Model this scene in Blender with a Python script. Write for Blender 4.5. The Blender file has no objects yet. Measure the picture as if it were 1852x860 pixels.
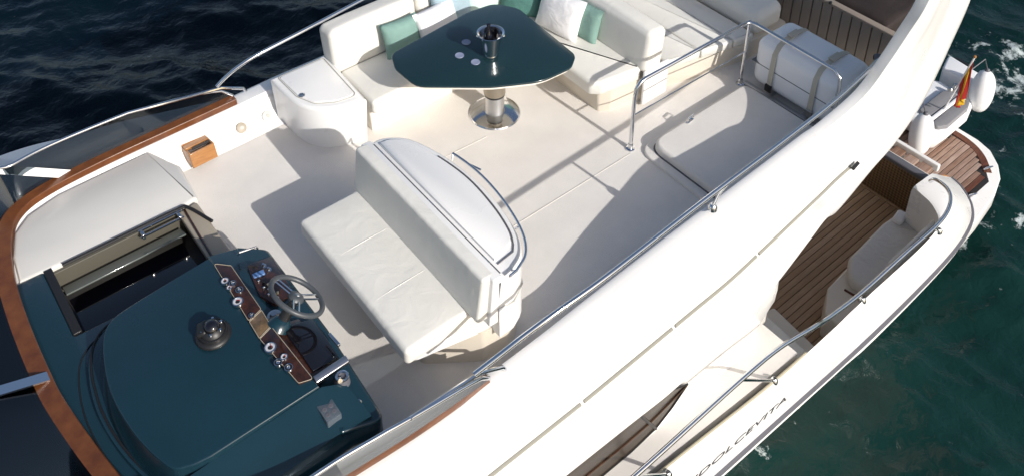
import bpy, bmesh, math, random
import numpy as np
from mathutils import Vector, Matrix, Euler, noise
random.seed(7)
S = bpy.context.scene
COL = S.collection
R = math.radians

# ------------------------------------------------------------------ camera
FPX, PITCH, YAW, CX, CY, CH = 1730.0, R(31.0), R(51.1), 926.0, -100.0, 5.5
FW = Vector((math.cos(YAW)*math.cos(PITCH), math.sin(YAW)*math.cos(PITCH), -math.sin(PITCH)))
RT = Vector((math.sin(YAW), -math.cos(YAW), 0))
DN = FW.cross(RT)
cam = bpy.data.cameras.new('camera')
cam.sensor_width = 36.0
cam.lens = FPX/1852*36
cam.shift_y = -530/1852
cam.clip_start = 0.1
cam.clip_end = 6000
camo = bpy.data.objects.new('camera', cam); COL.objects.link(camo)
camo.matrix_world = Matrix(((RT.x, -DN.x, -FW.x, 0), (RT.y, -DN.y, -FW.y, 0), (RT.z, -DN.z, -FW.z, CH), (0, 0, 0, 1)))
S.camera = camo
# ------------------------------------------------------------------ sky, sun, exposure
SUNDIR = Vector((-0.12, 1.75, -1.0)).normalized()          # the way the light travels
ELEV = math.asin(-SUNDIR.z)
w = bpy.data.worlds.new('World'); S.world = w; w.use_nodes = True
nt = w.node_tree; bg = nt.nodes['Background']
sky = nt.nodes.new('ShaderNodeTexSky'); sky.sky_type = 'NISHITA'; sky.sun_disc = False
sky.sun_elevation = ELEV; sky.sun_rotation = math.atan2(-SUNDIR.x, -SUNDIR.y)
sky.air_density = 1.0; sky.dust_density = 2.5; sky.ozone_density = 1.0
nt.links.new(sky.outputs[0], bg.inputs[0]); bg.inputs[1].default_value = 0.115
sl = bpy.data.lights.new('sun', 'SUN'); sl.energy = 4.2; sl.angle = R(0.55); sl.color = (1.0, 0.965, 0.915)
so = bpy.data.objects.new('sun', sl); COL.objects.link(so)
so.rotation_euler = SUNDIR.to_track_quat('-Z', 'Y').to_euler()
so.location = (0, -20, 20)
S.view_settings.view_transform = 'Standard'; S.view_settings.look = 'None'
S.cycles.diffuse_bounces = 6; S.cycles.max_bounces = 12
S.view_settings.exposure = 0.13; S.view_settings.gamma = 1.0

# ------------------------------------------------------------------ helpers
def at(px, py, z):
    v = FW + RT*((px-CX)/FPX) + DN*((py-CY)/FPX)
    t = (z-CH)/v.z
    return Vector((v.x*t, v.y*t, z))
def at2(px, py, z):
    p = at(px, py, z); return (p.x, p.y)
def atx(px, py, X):
    v = FW + RT*((px-CX)/FPX) + DN*((py-CY)/FPX)
    t = X/v.x
    return Vector((X, v.y*t, CH+v.z*t))
def finish(me, smooth=True, ang=40):
    if smooth:
        me.polygons.foreach_set('use_smooth', [True]*len(me.polygons))
        me.set_sharp_from_angle(angle=R(ang))
    me.update()
def obj(name, bm, mat, parent=None, smooth=True, ang=40, label=None, loc=None):
    me = bpy.data.meshes.new(name)
    if isinstance(bm, bmesh.types.BMesh):
        bmesh.ops.recalc_face_normals(bm, faces=bm.faces)
        bm.to_mesh(me); bm.free()
    else:
        me.from_pydata(bm[0], [], bm[1])
        b = bmesh.new(); b.from_mesh(me); bmesh.ops.recalc_face_normals(b, faces=b.faces); b.to_mesh(me); b.free()
    finish(me, smooth, ang)
    o = bpy.data.objects.new(name, me); COL.objects.link(o)
    if mat: me.materials.append(mat)
    if parent:
        o.parent = parent
        o.location = -parent.location if parent.type == 'EMPTY' else (0, 0, 0)
    if loc is not None: o.location = Vector(o.location) + Vector(loc)
    if label: o['label'] = label
    return o
def thing(name, label, cat, loc, group=None):
    o = bpy.data.objects.new(name, None); COL.objects.link(o); o.location = loc
    o.empty_display_size = .2
    o['label'] = label; o['category'] = cat
    if group: o['group'] = group
    return o
def tag(o, label, cat, group=None):
    o['label'] = label; o['category'] = cat
    if group: o['group'] = group
    return o
def catmull(pts, n=8, closed=False):
    P = [Vector(p) for p in pts]; out = []; N = len(P)
    for i in range(N if closed else N-1):
        a, b = P[i], P[(i+1) % N]
        p0 = P[i-1] if (closed or i > 0) else a*2-b
        p3 = P[(i+2) % N] if (closed or i+2 < N) else b*2-a
        for k in range(n):
            t = k/n
            out.append(.5*((2*a)+(b-p0)*t+(2*p0-5*a+4*b-p3)*t*t+(3*a-p0-3*b+p3)*t**3))
    if not closed: out.append(P[-1])
    return out
def fillet(poly, r, n=5):
    out = []; N = len(poly)
    rr = r if isinstance(r, (list, tuple)) else [r]*N
    for i in range(N):
        p = Vector(poly[i][:2]); a = Vector(poly[i-1][:2]); b = Vector(poly[(i+1) % N][:2])
        u = (a-p); v = (b-p); lu, lv = u.length, v.length; u.normalize(); v.normalize()
        ang = math.acos(max(-1, min(1, u.dot(v))))
        d = min(rr[i]/max(math.tan(ang/2), 1e-3), lu*.49, lv*.49)
        if d < 1e-4 or ang > 3.1: out.append(p); continue
        s, e = p+u*d, p+v*d
        for k in range(n+1):
            t = k/n; out.append((1-t)**2*s+2*t*(1-t)*p+t*t*e)
    return out
def prism(poly, z0, z1, bev=0.0, seg=3, bev_bottom=False, bm=None, taper=0.0):
    """closed outline extruded from z0 to z1, top edge rounded"""
    own = bm or bmesh.new()
    c = sum((Vector(p[:2]) for p in poly), Vector((0, 0)))/len(poly)
    zz0 = z0 if callable(z0) else (lambda x, y: z0)
    zz1 = z1 if callable(z1) else (lambda x, y: z1)
    rings = []
    def ring(inset, fz):
        L = []; N = len(poly)
        for i in range(N):
            p = Vector(poly[i][:2]); a = Vector(poly[i-1][:2]); b = Vector(poly[(i+1) % N][:2])
            t = (b-a); t = t.normalized() if t.length > 1e-9 else Vector((1, 0))
            nrm = Vector((t.y, -t.x))*SGN
            q = p-nrm*inset
            L.append(own.verts.new((q.x, q.y, fz(q.x, q.y))))
        return L
    area = sum(poly[i-1][0]*poly[i][1]-poly[i][0]*poly[i-1][1] for i in range(len(poly)))
    SGN = 1 if area > 0 else -1
    if bev_bottom and bev:
        for k in range(seg):
            a = k/seg*math.pi/2
            rings.append(ring(taper+bev*(1-math.sin(a)), lambda x, y, a=a: zz0(x, y)+bev*(1-math.cos(a))))
    else:
        rings.append(ring(taper, zz0))
    if bev:
        for k in range(seg+1):
            a = k/seg*math.pi/2
            rings.append(ring(bev*(1-math.cos(a)), lambda x, y, a=a: zz1(x, y)-bev*(1-math.sin(a))))
    else:
        rings.append(ring(0, zz1))
    for a, b in zip(rings[:-1], rings[1:]):
        for i in range(len(a)): own.faces.new((a[i-1], a[i], b[i], b[i-1]))
    own.faces.new(rings[0][::-1]); own.faces.new(rings[-1])
    return own
def rbox(c, size, r=.02, seg=2, inner=2, bulge=0.0, bulge_axis=2, rot=None, wr=0.0, bm=None, seed=0.0):
    own = bm or bmesh.new()
    h = [s/2 for s in size]; r = min(r, min(h)*.98)
    def ax(hh):
        e = [r*(1-math.sin((k/seg)*math.pi/2)) for k in range(seg, 0, -1)]
        e = [r*k/seg for k in range(seg)]
        A = [-hh+x for x in e]+[(-hh+r)+(2*(hh-r))*k/inner for k in range(inner+1)]+[hh-x for x in e[::-1]]
        return A
    axes = [ax(x) for x in h]
    M = rot.to_matrix() if rot is not None else Matrix.Identity(3)
    vd = {}
    def V(i, j, k):
        key = (i, j, k)
        if key in vd: return vd[key]
        p = Vector((axes[0][i], axes[1][j], axes[2][k]))
        q = Vector([max(-(h[a]-r), min(h[a]-r, p[a])) for a in range(3)])
        d = p-q
        if d.length > 1e-9: d = d.normalized()*r
        p2 = q+d
        if bulge:
            o = [a for a in range(3) if a != bulge_axis]
            f = max(0, 1-(p[o[0]]/h[o[0]])**4)*max(0, 1-(p[o[1]]/h[o[1]])**4)
            p2[bulge_axis] += bulge*f*(1 if p[bulge_axis] > 0 else -.3)*(abs(p[bulge_axis])/h[bulge_axis])
        if wr:
            nn = noise.noise(Vector((p.x*6+seed, p.y*6, p.z*6)))
            p2 += wr*nn*(d.normalized() if d.length > 1e-9 else Vector((0, 0, 1)))
        vd[key] = own.verts.new(M @ p2+Vector(c)); return vd[key]
    n = [len(a)-1 for a in axes]
    for fx in (0, n[0]):
        for j in range(n[1]):
            for k in range(n[2]): own.faces.new((V(fx, j, k), V(fx, j+1, k), V(fx, j+1, k+1), V(fx, j, k+1)))
    for fy in (0, n[1]):
        for i in range(n[0]):
            for k in range(n[2]): own.faces.new((V(i, fy, k), V(i+1, fy, k), V(i+1, fy, k+1), V(i, fy, k+1)))
    for fz in (0, n[2]):
        for i in range(n[0]):
            for j in range(n[1]): own.faces.new((V(i, j, fz), V(i+1, j, fz), V(i+1, j+1, fz), V(i, j+1, fz)))
    return own
def tube(path, r, n=10, bm=None, cap=True):
    own = bm or bmesh.new(); P = [Vector(p) for p in path]; N = len(P)
    T = [(P[min(i+1, N-1)]-P[max(i-1, 0)]).normalized() for i in range(N)]
    up = Vector((0, 0, 1)) if abs(T[0].z) < .9 else Vector((1, 0, 0))
    s = T[0].cross(up).normalized(); rings = []
    for i in range(N):
        s = (s-T[i]*s.dot(T[i])).normalized(); b = T[i].cross(s)
        rad = r[i] if isinstance(r, (list, tuple)) else r
        rings.append([own.verts.new(P[i]+(s*math.cos(a)+b*math.sin(a))*rad) for a in [2*math.pi*k/n for k in range(n)]])
    for a, b in zip(rings[:-1], rings[1:]):
        for k in range(n): own.faces.new((a[k-1], a[k], b[k], b[k-1]))
    if cap: own.faces.new(rings[0][::-1]); own.faces.new(rings[-1])
    return own
def lathe(c, prof, n=32, rot=None, bm=None):
    own = bm or bmesh.new(); M = rot.to_matrix() if rot is not None else Matrix.Identity(3); c = Vector(c); rings = []
    for r, z in prof:
        if r < 1e-6: rings.append([own.verts.new(c+M @ Vector((0, 0, z)))])
        else: rings.append([own.verts.new(c+M @ Vector((r*math.cos(2*math.pi*k/n), r*math.sin(2*math.pi*k/n), z))) for k in range(n)])
    for a, b in zip(rings[:-1], rings[1:]):
        if len(a) == 1 and len(b) == 1: continue
        for k in range(n):
            if len(a) == 1: own.faces.new((a[0], b[k], b[k-1]))
            elif len(b) == 1: own.faces.new((a[k-1], a[k], b[0]))
            else: own.faces.new((a[k-1], a[k], b[k], b[k-1]))
    return own
def loft(lines, bm=None, closed=False):
    """grid surface over a list of polylines with equal counts"""
    own = bm or bmesh.new()
    G = [[own.verts.new(p) for p in L] for L in lines]
    for a, b in zip(G[:-1], G[1:]):
        for k in range(len(a)-1): own.faces.new((a[k], a[k+1], b[k+1], b[k]))
    if closed:
        own.faces.new(G[0]); own.faces.new(G[-1][::-1])
    return own
def box(x0, x1, y0, y1, z0, z1, bev=0.006, bm=None):
    return rbox(((x0+x1)/2, (y0+y1)/2, (z0+z1)/2), (abs(x1-x0), abs(y1-y0), abs(z1-z0)), bev, 2, 1, bm=bm)
def strip(path, wd, z0, z1, bm=None):
    """flat band following a 3D path (offset sideways in plan)"""
    own = bm or bmesh.new(); P = [Vector(p) for p in path]; rows = []
    for i, p in enumerate(P):
        wdt = wd(p) if callable(wd) else wd
        t = (P[min(i+1, len(P)-1)]-P[max(i-1, 0)]); n = Vector((t.y, -t.x, 0)).normalized()
        rows.append([own.verts.new(p+n*wdt/2+Vector((0, 0, z0))), own.verts.new(p+n*wdt/2*.98+Vector((0, 0, z1-.004))), own.verts.new(p+n*wdt/2*.9+Vector((0, 0, z1))), own.verts.new(p-n*wdt/2*.9+Vector((0, 0, z1))), own.verts.new(p-n*wdt/2*.98+Vector((0, 0, z1-.004))), own.verts.new(p-n*wdt/2+Vector((0, 0, z0)))])
    for a, b in zip(rows[:-1], rows[1:]):
        for k in range(6): own.faces.new((a[k-1], a[k], b[k], b[k-1]))
    own.faces.new(rows[0]); own.faces.new(rows[-1][::-1])
    return own

# ------------------------------------------------------------------ materials
def mat(name, col, rough=.4, metal=0.0, coat=0.0, var=0.0, vscale=3.0, bump=0.0, bscale=80.0, spec=.5, col2=None, stretch=None, grain=0.0, gscale=30, wr=0.0, wscale=4, rvar=0.0):
    m = bpy.data.materials.new(name); m.use_nodes = True; t = m.node_tree; b = t.nodes['Principled BSDF']
    b.inputs['Base Color'].default_value = (*col, 1); b.inputs['Roughness'].default_value = rough
    b.inputs['Metallic'].default_value = metal; b.inputs['Coat Weight'].default_value = coat; b.inputs['Coat Roughness'].default_value = .08
    b.inputs['Specular IOR Level'].default_value = spec
    tc = t.nodes.new('ShaderNodeTexCoord'); src = tc.outputs['Object']
    if stretch:
        mp = t.nodes.new('ShaderNodeMapping'); mp.inputs['Scale'].default_value = stretch; t.links.new(src, mp.inputs[0]); src2 = mp.outputs[0]
    else: src2 = src
    cur = None
    if var or col2:
        n = t.nodes.new('ShaderNodeTexNoise'); n.inputs['Scale'].default_value = vscale; n.inputs['Detail'].default_value = 5; n.inputs['Roughness'].default_value = .6
        t.links.new(src2, n.inputs['Vector'])
        rp = t.nodes.new('ShaderNodeValToRGB'); rp.color_ramp.elements[0].position = .3; rp.color_ramp.elements[1].position = .72
        c2 = col2 or [c*(1-var) for c in col]
        rp.color_ramp.elements[0].color = (*c2, 1); rp.color_ramp.elements[1].color = (*col, 1)
        t.links.new(n.outputs['Fac'], rp.inputs[0]); cur = rp.outputs[0]
        t.links.new(cur, b.inputs['Base Color'])
        if rvar:
            mr = t.nodes.new('ShaderNodeMapRange'); mr.inputs[3].default_value = rough-rvar; mr.inputs[4].default_value = rough+rvar
            t.links.new(n.outputs['Fac'], mr.inputs[0]); t.links.new(mr.outputs[0], b.inputs['Roughness'])
    last = None
    if bump:
        n2 = t.nodes.new('ShaderNodeTexNoise'); n2.inputs['Scale'].default_value = bscale; n2.inputs['Detail'].default_value = 3
        t.links.new(src2, n2.inputs['Vector'])
        bp = t.nodes.new('ShaderNodeBump'); bp.inputs['Strength'].default_value = bump; bp.inputs['Distance'].default_value = .01
        t.links.new(n2.outputs['Fac'], bp.inputs['Height']); last = bp
    if wr:
        n3 = t.nodes.new('ShaderNodeTexNoise'); n3.inputs['Scale'].default_value = wscale; n3.inputs['Detail'].default_value = 4; n3.inputs['Distortion'].default_value = .8
        t.links.new(src, n3.inputs['Vector'])
        bp2 = t.nodes.new('ShaderNodeBump'); bp2.inputs['Strength'].default_value = wr; bp2.inputs['Distance'].default_value = .03
        t.links.new(n3.outputs['Fac'], bp2.inputs['Height'])
        if last: t.links.new(last.outputs[0], bp2.inputs['Normal'])
        last = bp2
    if last: t.links.new(last.outputs[0], b.inputs['Normal'])
    return m
GEL = mat('white_gelcoat', (.775, .765, .745), .28, coat=.3, var=.05, vscale=1.7, wr=.03, wscale=1.5, rvar=.06)
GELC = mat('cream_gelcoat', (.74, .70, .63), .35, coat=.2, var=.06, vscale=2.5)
FLOOR = mat('nonskid_deck', (.75, .71, .66), .6, var=.12, vscale=2.3, bump=.35, bscale=160, wr=.05, wscale=3)
VINYL = mat('cream_vinyl', (.72, .70, .645), .5, var=.05, vscale=4, bump=.12, bscale=300, wr=.19, wscale=6)
VINYLG = mat('pale_grey_vinyl', (.66, .645, .62), .55, var=.08, vscale=5, bump=.1, bscale=200, wr=.5, wscale=9)
TEAL = mat('teal_gelcoat', (.0075, .030, .044), .22, coat=.35, var=.12, vscale=2.2, rvar=.05, wr=.02, wscale=2)
TEALD = mat('teal_table', (.010, .030, .036), .2, coat=.3, var=.1, vscale=3)
BLACKG = mat('black_acrylic', (.006, .006, .009), .06, coat=.5)
BLACK = mat('black_plastic', (.012, .012, .013), .45)
CHROME = mat('stainless_steel', (.72, .73, .75), .12, metal=1.0)
STEELB = mat('brushed_steel', (.55, .55, .55), .28, metal=1.0, bump=.05, bscale=60, stretch=(1, 1, 20))
WOOD = mat('varnished_mahogany', (.165, .056, .016), .3, coat=.3, col2=(.09, .027, .009), vscale=2.5, stretch=(4, 4, 4), bump=.08, bscale=40)
WOODL = mat('varnished_teak', (.40, .19, .06), .4, coat=.2, col2=(.27, .11, .03), vscale=6, stretch=(2, 12, 12))
BURL = mat('burl_panel', (.060, .020, .010), .2, coat=.6, col2=(.014, .006, .004), vscale=18)
BURLL = mat('light_burl_panel', (.20, .13, .07), .25, coat=.6, col2=(.06, .04, .02), vscale=14)
TEAK = [mat('teak_plank_%s' % n, c, .7, col2=d, vscale=4, stretch=(1.2, 30, 30), bump=.15, bscale=25) for n, c, d in
        (('a', (.46, .32, .21), (.30, .20, .12)), ('b', (.41, .275, .17), (.27, .17, .10)), ('c', (.50, .355, .24), (.33, .22, .14)))]
TEAKW = [mat('wet_teak_plank_%s' % n, c, .5, col2=d, vscale=4, stretch=(1.2, 24, 24), bump=.15, bscale=25) for n, c, d in
         (('a', (.36, .25, .195), (.19, .11, .075)), ('b', (.42, .31, .255), (.24, .15, .11)), ('c', (.30, .19, .14), (.15, .075, .045)))]
TEAKR = mat('red_teak_margin', (.15, .05, .022), .4, col2=(.075, .022, .010), vscale=5, stretch=(2, 12, 12))
CAULK = mat('caulk', (.016, .013, .012), .7)
RUBBER = mat('grey_rubber', (.10, .10, .115), .5)
WHEELM = mat('slate_leather', (.055, .062, .07), .42)
MOULD = mat('drip_moulding_grey', (.27, .26, .22), .5)
LEDGE = mat('ledge_gelcoat', (.60, .585, .55), .3, coat=.2, var=.05, vscale=2)
GREYPAN = mat('grey_acrylic', (.10, .115, .105), .12, coat=.4)
SHADETAN = mat('shade_tan_gelcoat', (.64, .575, .48), .4, coat=.15, var=.06, vscale=3)  # cream gelcoat with the warm tan of unlit faces put into its colour
TAUPE = mat('taupe_frame', (.36, .31, .24), .45)
GOLD = mat('beige_trim', (.42, .38, .27), .5)
GREYTRIM = mat('grey_trim', (.42, .41, .37), .5)
RAFT = mat('raft_white', (.78, .79, .81), .35, coat=.15, var=.05, vscale=4)
STRAP = mat('raft_strap', (.45, .42, .35), .8, bump=.2, bscale=200)
TAMB = mat('taupe_board', (.26, .215, .175), .5, var=.1, vscale=3)
CANVAS = mat('brown_canvas', (.022, .013, .011), .8, var=.3, vscale=4, bump=.3, bscale=150, wr=.5, wscale=4)
FABW = mat('white_pillow', (.78, .77, .77), .85, bump=.2, bscale=250, wr=.4, wscale=8)
FABG = mat('sea_green_pillow', (.19, .32, .28), .8, var=.15, vscale=8, bump=.2, bscale=250, wr=.4, wscale=8)
FABD = mat('deep_green_pillow', (.07, .19, .165), .8, var=.2, vscale=8, bump=.2, bscale=250, wr=.4, wscale=8)
FABM = mat('mint_pillow', (.55, .70, .64), .8, var=.1, vscale=8, bump=.2, bscale=250, wr=.4, wscale=8)
FABB = mat('powder_blue_pillow', (.33, .44, .50), .8, var=.15, vscale=8, bump=.2, bscale=250, wr=.4, wscale=8)
COAST = mat('lilac_coaster', (.22, .25, .36), .5)
GPAD = mat('grey_foam_pad', (.21, .21, .22), .8, bump=.3, bscale=120)
FEND = mat('white_fender', (.82, .82, .82), .35, coat=.1)
RED = mat('flag_red', (.42, .02, .015), .75); YEL = mat('flag_yellow', (.72, .42, .02), .75)
GDARK = mat('grey_letter', (.06, .06, .07), .5)
WHITE = mat('white_face', (.50, .50, .53), .4)
BLUE = mat('blue_display', (.10, .20, .42), .3)
DARKIN = mat('dark_interior', (.02, .018, .017), .7)
SPK = mat('speaker_grille', (.10, .125, .15), .5, metal=.3, bump=.6, bscale=260)
WEAVE = None
def weave():
    m = bpy.data.materials.new('woven_brown'); m.use_nodes = True; t = m.node_tree; b = t.nodes['Principled BSDF']; b.inputs['Roughness'].default_value = .75
    tc = t.nodes.new('ShaderNodeTexCoord'); mp = t.nodes.new('ShaderNodeMapping'); mp.inputs['Scale'].default_value = (1, 42, 42); mp.inputs['Rotation'].default_value = (R(45), 0, 0)
    ck = t.nodes.new('ShaderNodeTexChecker'); ck.inputs['Scale'].default_value = 1.0
    ck.inputs[1].default_value = (.19, .115, .05, 1); ck.inputs[2].default_value = (.075, .042, .018, 1)
    bp = t.nodes.new('ShaderNodeBump'); bp.inputs['Strength'].default_value = .5; bp.inputs['Distance'].default_value = .004
    t.links.new(tc.outputs['Object'], mp.inputs[0]); t.links.new(mp.outputs[0], ck.inputs[0]); t.links.new(ck.outputs[0], b.inputs['Base Color'])
    t.links.new(ck.outputs[1], bp.inputs['Height']); t.links.new(bp.outputs[0], b.inputs['Normal'])
    return m
WEAVE = weave()
def smoked(name, tint, refl=(.9, .95, 1)):
    m = bpy.data.materials.new(name); m.use_nodes = True; t = m.node_tree; t.nodes.remove(t.nodes['Principled BSDF'])
    out = t.nodes['Material Output']; tr = t.nodes.new('ShaderNodeBsdfTransparent'); tr.inputs[0].default_value = (*tint, 1)
    gl = t.nodes.new('ShaderNodeBsdfGlossy'); gl.inputs['Roughness'].default_value = .06; gl.inputs[0].default_value = (*refl, 1)
    fr = t.nodes.new('ShaderNodeFresnel'); fr.inputs[0].default_value = 1.5
    mx = t.nodes.new('ShaderNodeMixShader'); t.links.new(fr.outputs[0], mx.inputs[0]); t.links.new(tr.outputs[0], mx.inputs[1]); t.links.new(gl.outputs[0], mx.inputs[2]); t.links.new(mx.outputs[0], out.inputs[0])
    return m
SMOKE = smoked('smoked_acrylic', (.33, .37, .40))
WINGL = mat('bronze_window', (.040, .030, .022), .25, spec=.15)

# ------------------------------------------------------------------ water
WZ = -2.95
def water():
    def axis(lo, hi, step, far):
        a = list(np.arange(lo, hi+1e-6, step)); s = step; x = hi
        while x < far: s *= 1.35; x += s; a.append(x)
        s = step; x = lo; pre = []
        while x > -far: s *= 1.35; x -= s; pre.append(x)
        return np.array(pre[::-1]+a)
    xs = axis(-4, 19, .055, 3000); ys = axis(-1, 20, .055, 3000)
    Xg, Yg = np.meshgrid(xs, ys, indexing='ij'); Z = np.zeros_like(Xg); DX = np.zeros_like(Xg); DY = np.zeros_like(Xg)
    rng = np.random.RandomState(4)
    for i in range(110):
        lam = .22*(20 ** rng.rand()); th = R(215)+rng.randn()*.7; k = 2*math.pi/lam
        A = .0125*lam**.9*(.4+rng.rand()); A = min(A, .028)
        ph = rng.rand()*6.283; arg = k*(Xg*math.cos(th)+Yg*math.sin(th))+ph
        Z += A*np.cos(arg)*.42; DX += A*.42*np.sin(arg)*math.cos(th); DY += A*.42*np.sin(arg)*math.sin(th)
    fall = np.clip(1-(np.hypot(Xg-8, Yg-9)-16)/25, 0, 1)
    Z *= fall; DX *= fall; DY *= fall
    co = np.stack([Xg-DX, Yg-DY, Z+WZ], -1).reshape(-1, 3)
    n, m = Xg.shape; idx = np.arange(n*m).reshape(n, m)
    F = np.stack([idx[:-1, :-1], idx[1:, :-1], idx[1:, 1:], idx[:-1, 1:]], -1).reshape(-1, 4)
    me = bpy.data.meshes.new('sea'); me.vertices.add(len(co)); me.vertices.foreach_set('co', co.ravel())
    me.loops.add(F.size); me.loops.foreach_set('vertex_index', F.ravel()); me.polygons.add(len(F))
    me.polygons.foreach_set('loop_start', np.arange(len(F))*4); me.polygons.foreach_set('loop_total', np.full(len(F), 4))
    me.polygons.foreach_set('use_smooth', np.ones(len(F), bool)); me.update(); me.validate()
    o = bpy.data.objects.new('sea', me); COL.objects.link(o); o['kind'] = 'structure'
    o['label'] = 'dark teal rippled sea with white foam trailing off the stern'
    mt = bpy.data.materials.new('sea_water'); mt.use_nodes = True; t = mt.node_tree; b = t.nodes['Principled BSDF']; L = t.links.new
    N = lambda ty: t.nodes.new(ty)
    b.inputs['IOR'].default_value = 1.33; b.inputs['Specular IOR Level'].default_value = .32
    tc = N('ShaderNodeTexCoord'); sep = N('ShaderNodeSeparateXYZ'); L(tc.outputs['Object'], sep.inputs[0])
    # tint from view angle and hull reflection painted in: blue-black starboard, greener port
    mr = N('ShaderNodeMapRange'); mr.inputs[1].default_value = 2.0; mr.inputs[2].default_value = 9.0; L(sep.outputs[1], mr.inputs[0])
    n0 = N('ShaderNodeTexNoise'); n0.inputs['Scale'].default_value = .35; n0.inputs['Detail'].default_value = 4; L(tc.outputs['Object'], n0.inputs['Vector'])
    ad = N('ShaderNodeMath'); ad.operation = 'MULTIPLY_ADD'; L(n0.outputs['Fac'], ad.inputs[0]); ad.inputs[1].default_value = .9; L(mr.outputs[0], ad.inputs[2])
    sb = N('ShaderNodeMath'); sb.operation = 'SUBTRACT'; L(ad.outputs[0], sb.inputs[0]); sb.inputs[1].default_value = .45
    rp = N('ShaderNodeValToRGB'); rp.color_ramp.elements[0].color = (.0050, .0260, .0225, 1); rp.color_ramp.elements[1].color = (.0010, .0050, .0100, 1); L(sb.outputs[0], rp.inputs[0])
    # foam
    def foam(cx, cy, rx, ry, th, scale, lo, hi):
        mp = N('ShaderNodeMapping'); mp.inputs['Location'].default_value = (-cx, -cy, 0); L(tc.outputs['Object'], mp.inputs[0])
        m2 = N('ShaderNodeMapping'); m2.inputs['Rotation'].default_value = (0, 0, -th); m2.inputs['Scale'].default_value = (1/rx, 1/ry, 0); L(mp.outputs[0], m2.inputs[0])
        ln = N('ShaderNodeVectorMath'); ln.operation = 'LENGTH'; L(m2.outputs[0], ln.inputs[0])
        fd = N('ShaderNodeMapRange'); fd.inputs[1].default_value = .1; fd.inputs[2].default_value = 1.1; fd.inputs[3].default_value = 1; fd.inputs[4].default_value = 0; L(ln.outputs['Value'], fd.inputs[0])
        wz = N('ShaderNodeTexNoise'); wz.inputs['Scale'].default_value = scale; wz.inputs['Detail'].default_value = 11; wz.inputs['Roughness'].default_value = .72; wz.inputs['Distortion'].default_value = .35; L(tc.outputs['Object'], wz.inputs['Vector'])
        th = N('ShaderNodeMapRange'); th.inputs[3].default_value = hi; th.inputs[4].default_value = lo; L(fd.outputs[0], th.inputs[0])
        df = N('ShaderNodeMath'); df.operation = 'SUBTRACT'; L(wz.outputs['Fac'], df.inputs[0]); L(th.outputs[0], df.inputs[1])
        ss = N('ShaderNodeMapRange'); ss.interpolation_type = 'SMOOTHSTEP'; ss.inputs[1].default_value = 0; ss.inputs[2].default_value = .085; ss.inputs[4].default_value = .85; L(df.outputs[0], ss.inputs[0])
        return ss.outputs[0]
    a1 = at(1800, 150, WZ); a2 = at(1825, 390, WZ); a3 = at(1400, 800, WZ)
    f1 = foam(a1.x, a1.y, 2.3, 1.5, R(20), 1.9, .50, .68)
    f2 = foam(a2.x, a2.y, 1.8, .9, R(0), 2.4, .53, .67)
    f3 = foam(a3.x, a3.y, .8, .35, R(0), 4, .58, .70)
    mx = N('ShaderNodeMath'); mx.operation = 'MAXIMUM'; L(f1, mx.inputs[0]); L(f2, mx.inputs[1])
    mx2 = N('ShaderNodeMath'); mx2.operation = 'MAXIMUM'; L(mx.outputs[0], mx2.inputs[0]); L(f3, mx2.inputs[1])
    mix = N('ShaderNodeMix'); mix.data_type = 'RGBA'; L(mx2.outputs[0], mix.inputs[0]); L(rp.outputs[0], mix.inputs[6]); mix.inputs[7].default_value = (.52, .58, .58, 1)
    L(mix.outputs[2], b.inputs['Base Color'])
    ro = N('ShaderNodeMapRange'); ro.inputs[3].default_value = .06; ro.inputs[4].default_value = .7; L(mx2.outputs[0], ro.inputs[0]); L(ro.outputs[0], b.inputs['Roughness'])
    nb = N('ShaderNodeTexNoise'); nb.inputs['Scale'].default_value = 9; nb.inputs['Detail'].default_value = 6; nb.inputs['Distortion'].default_value = .6; L(tc.outputs['Object'], nb.inputs['Vector'])
    bp = N('ShaderNodeBump'); bp.inputs['Strength'].default_value = .35; bp.inputs['Distance'].default_value = .05; L(nb.outputs['Fac'], bp.inputs['Height']); L(bp.outputs[0], b.inputs['Normal'])
    me.materials.append(mt)
water()

# ================================================================== YACHT
yacht = thing('yacht', 'large white motor yacht with cream flybridge and teak cockpit, afloat on dark sea', 'yacht', (4, 4.55, WZ))
def interp(tab, x): return float(np.interp(x, [t[0] for t in tab], [t[1] for t in tab]))
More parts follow.
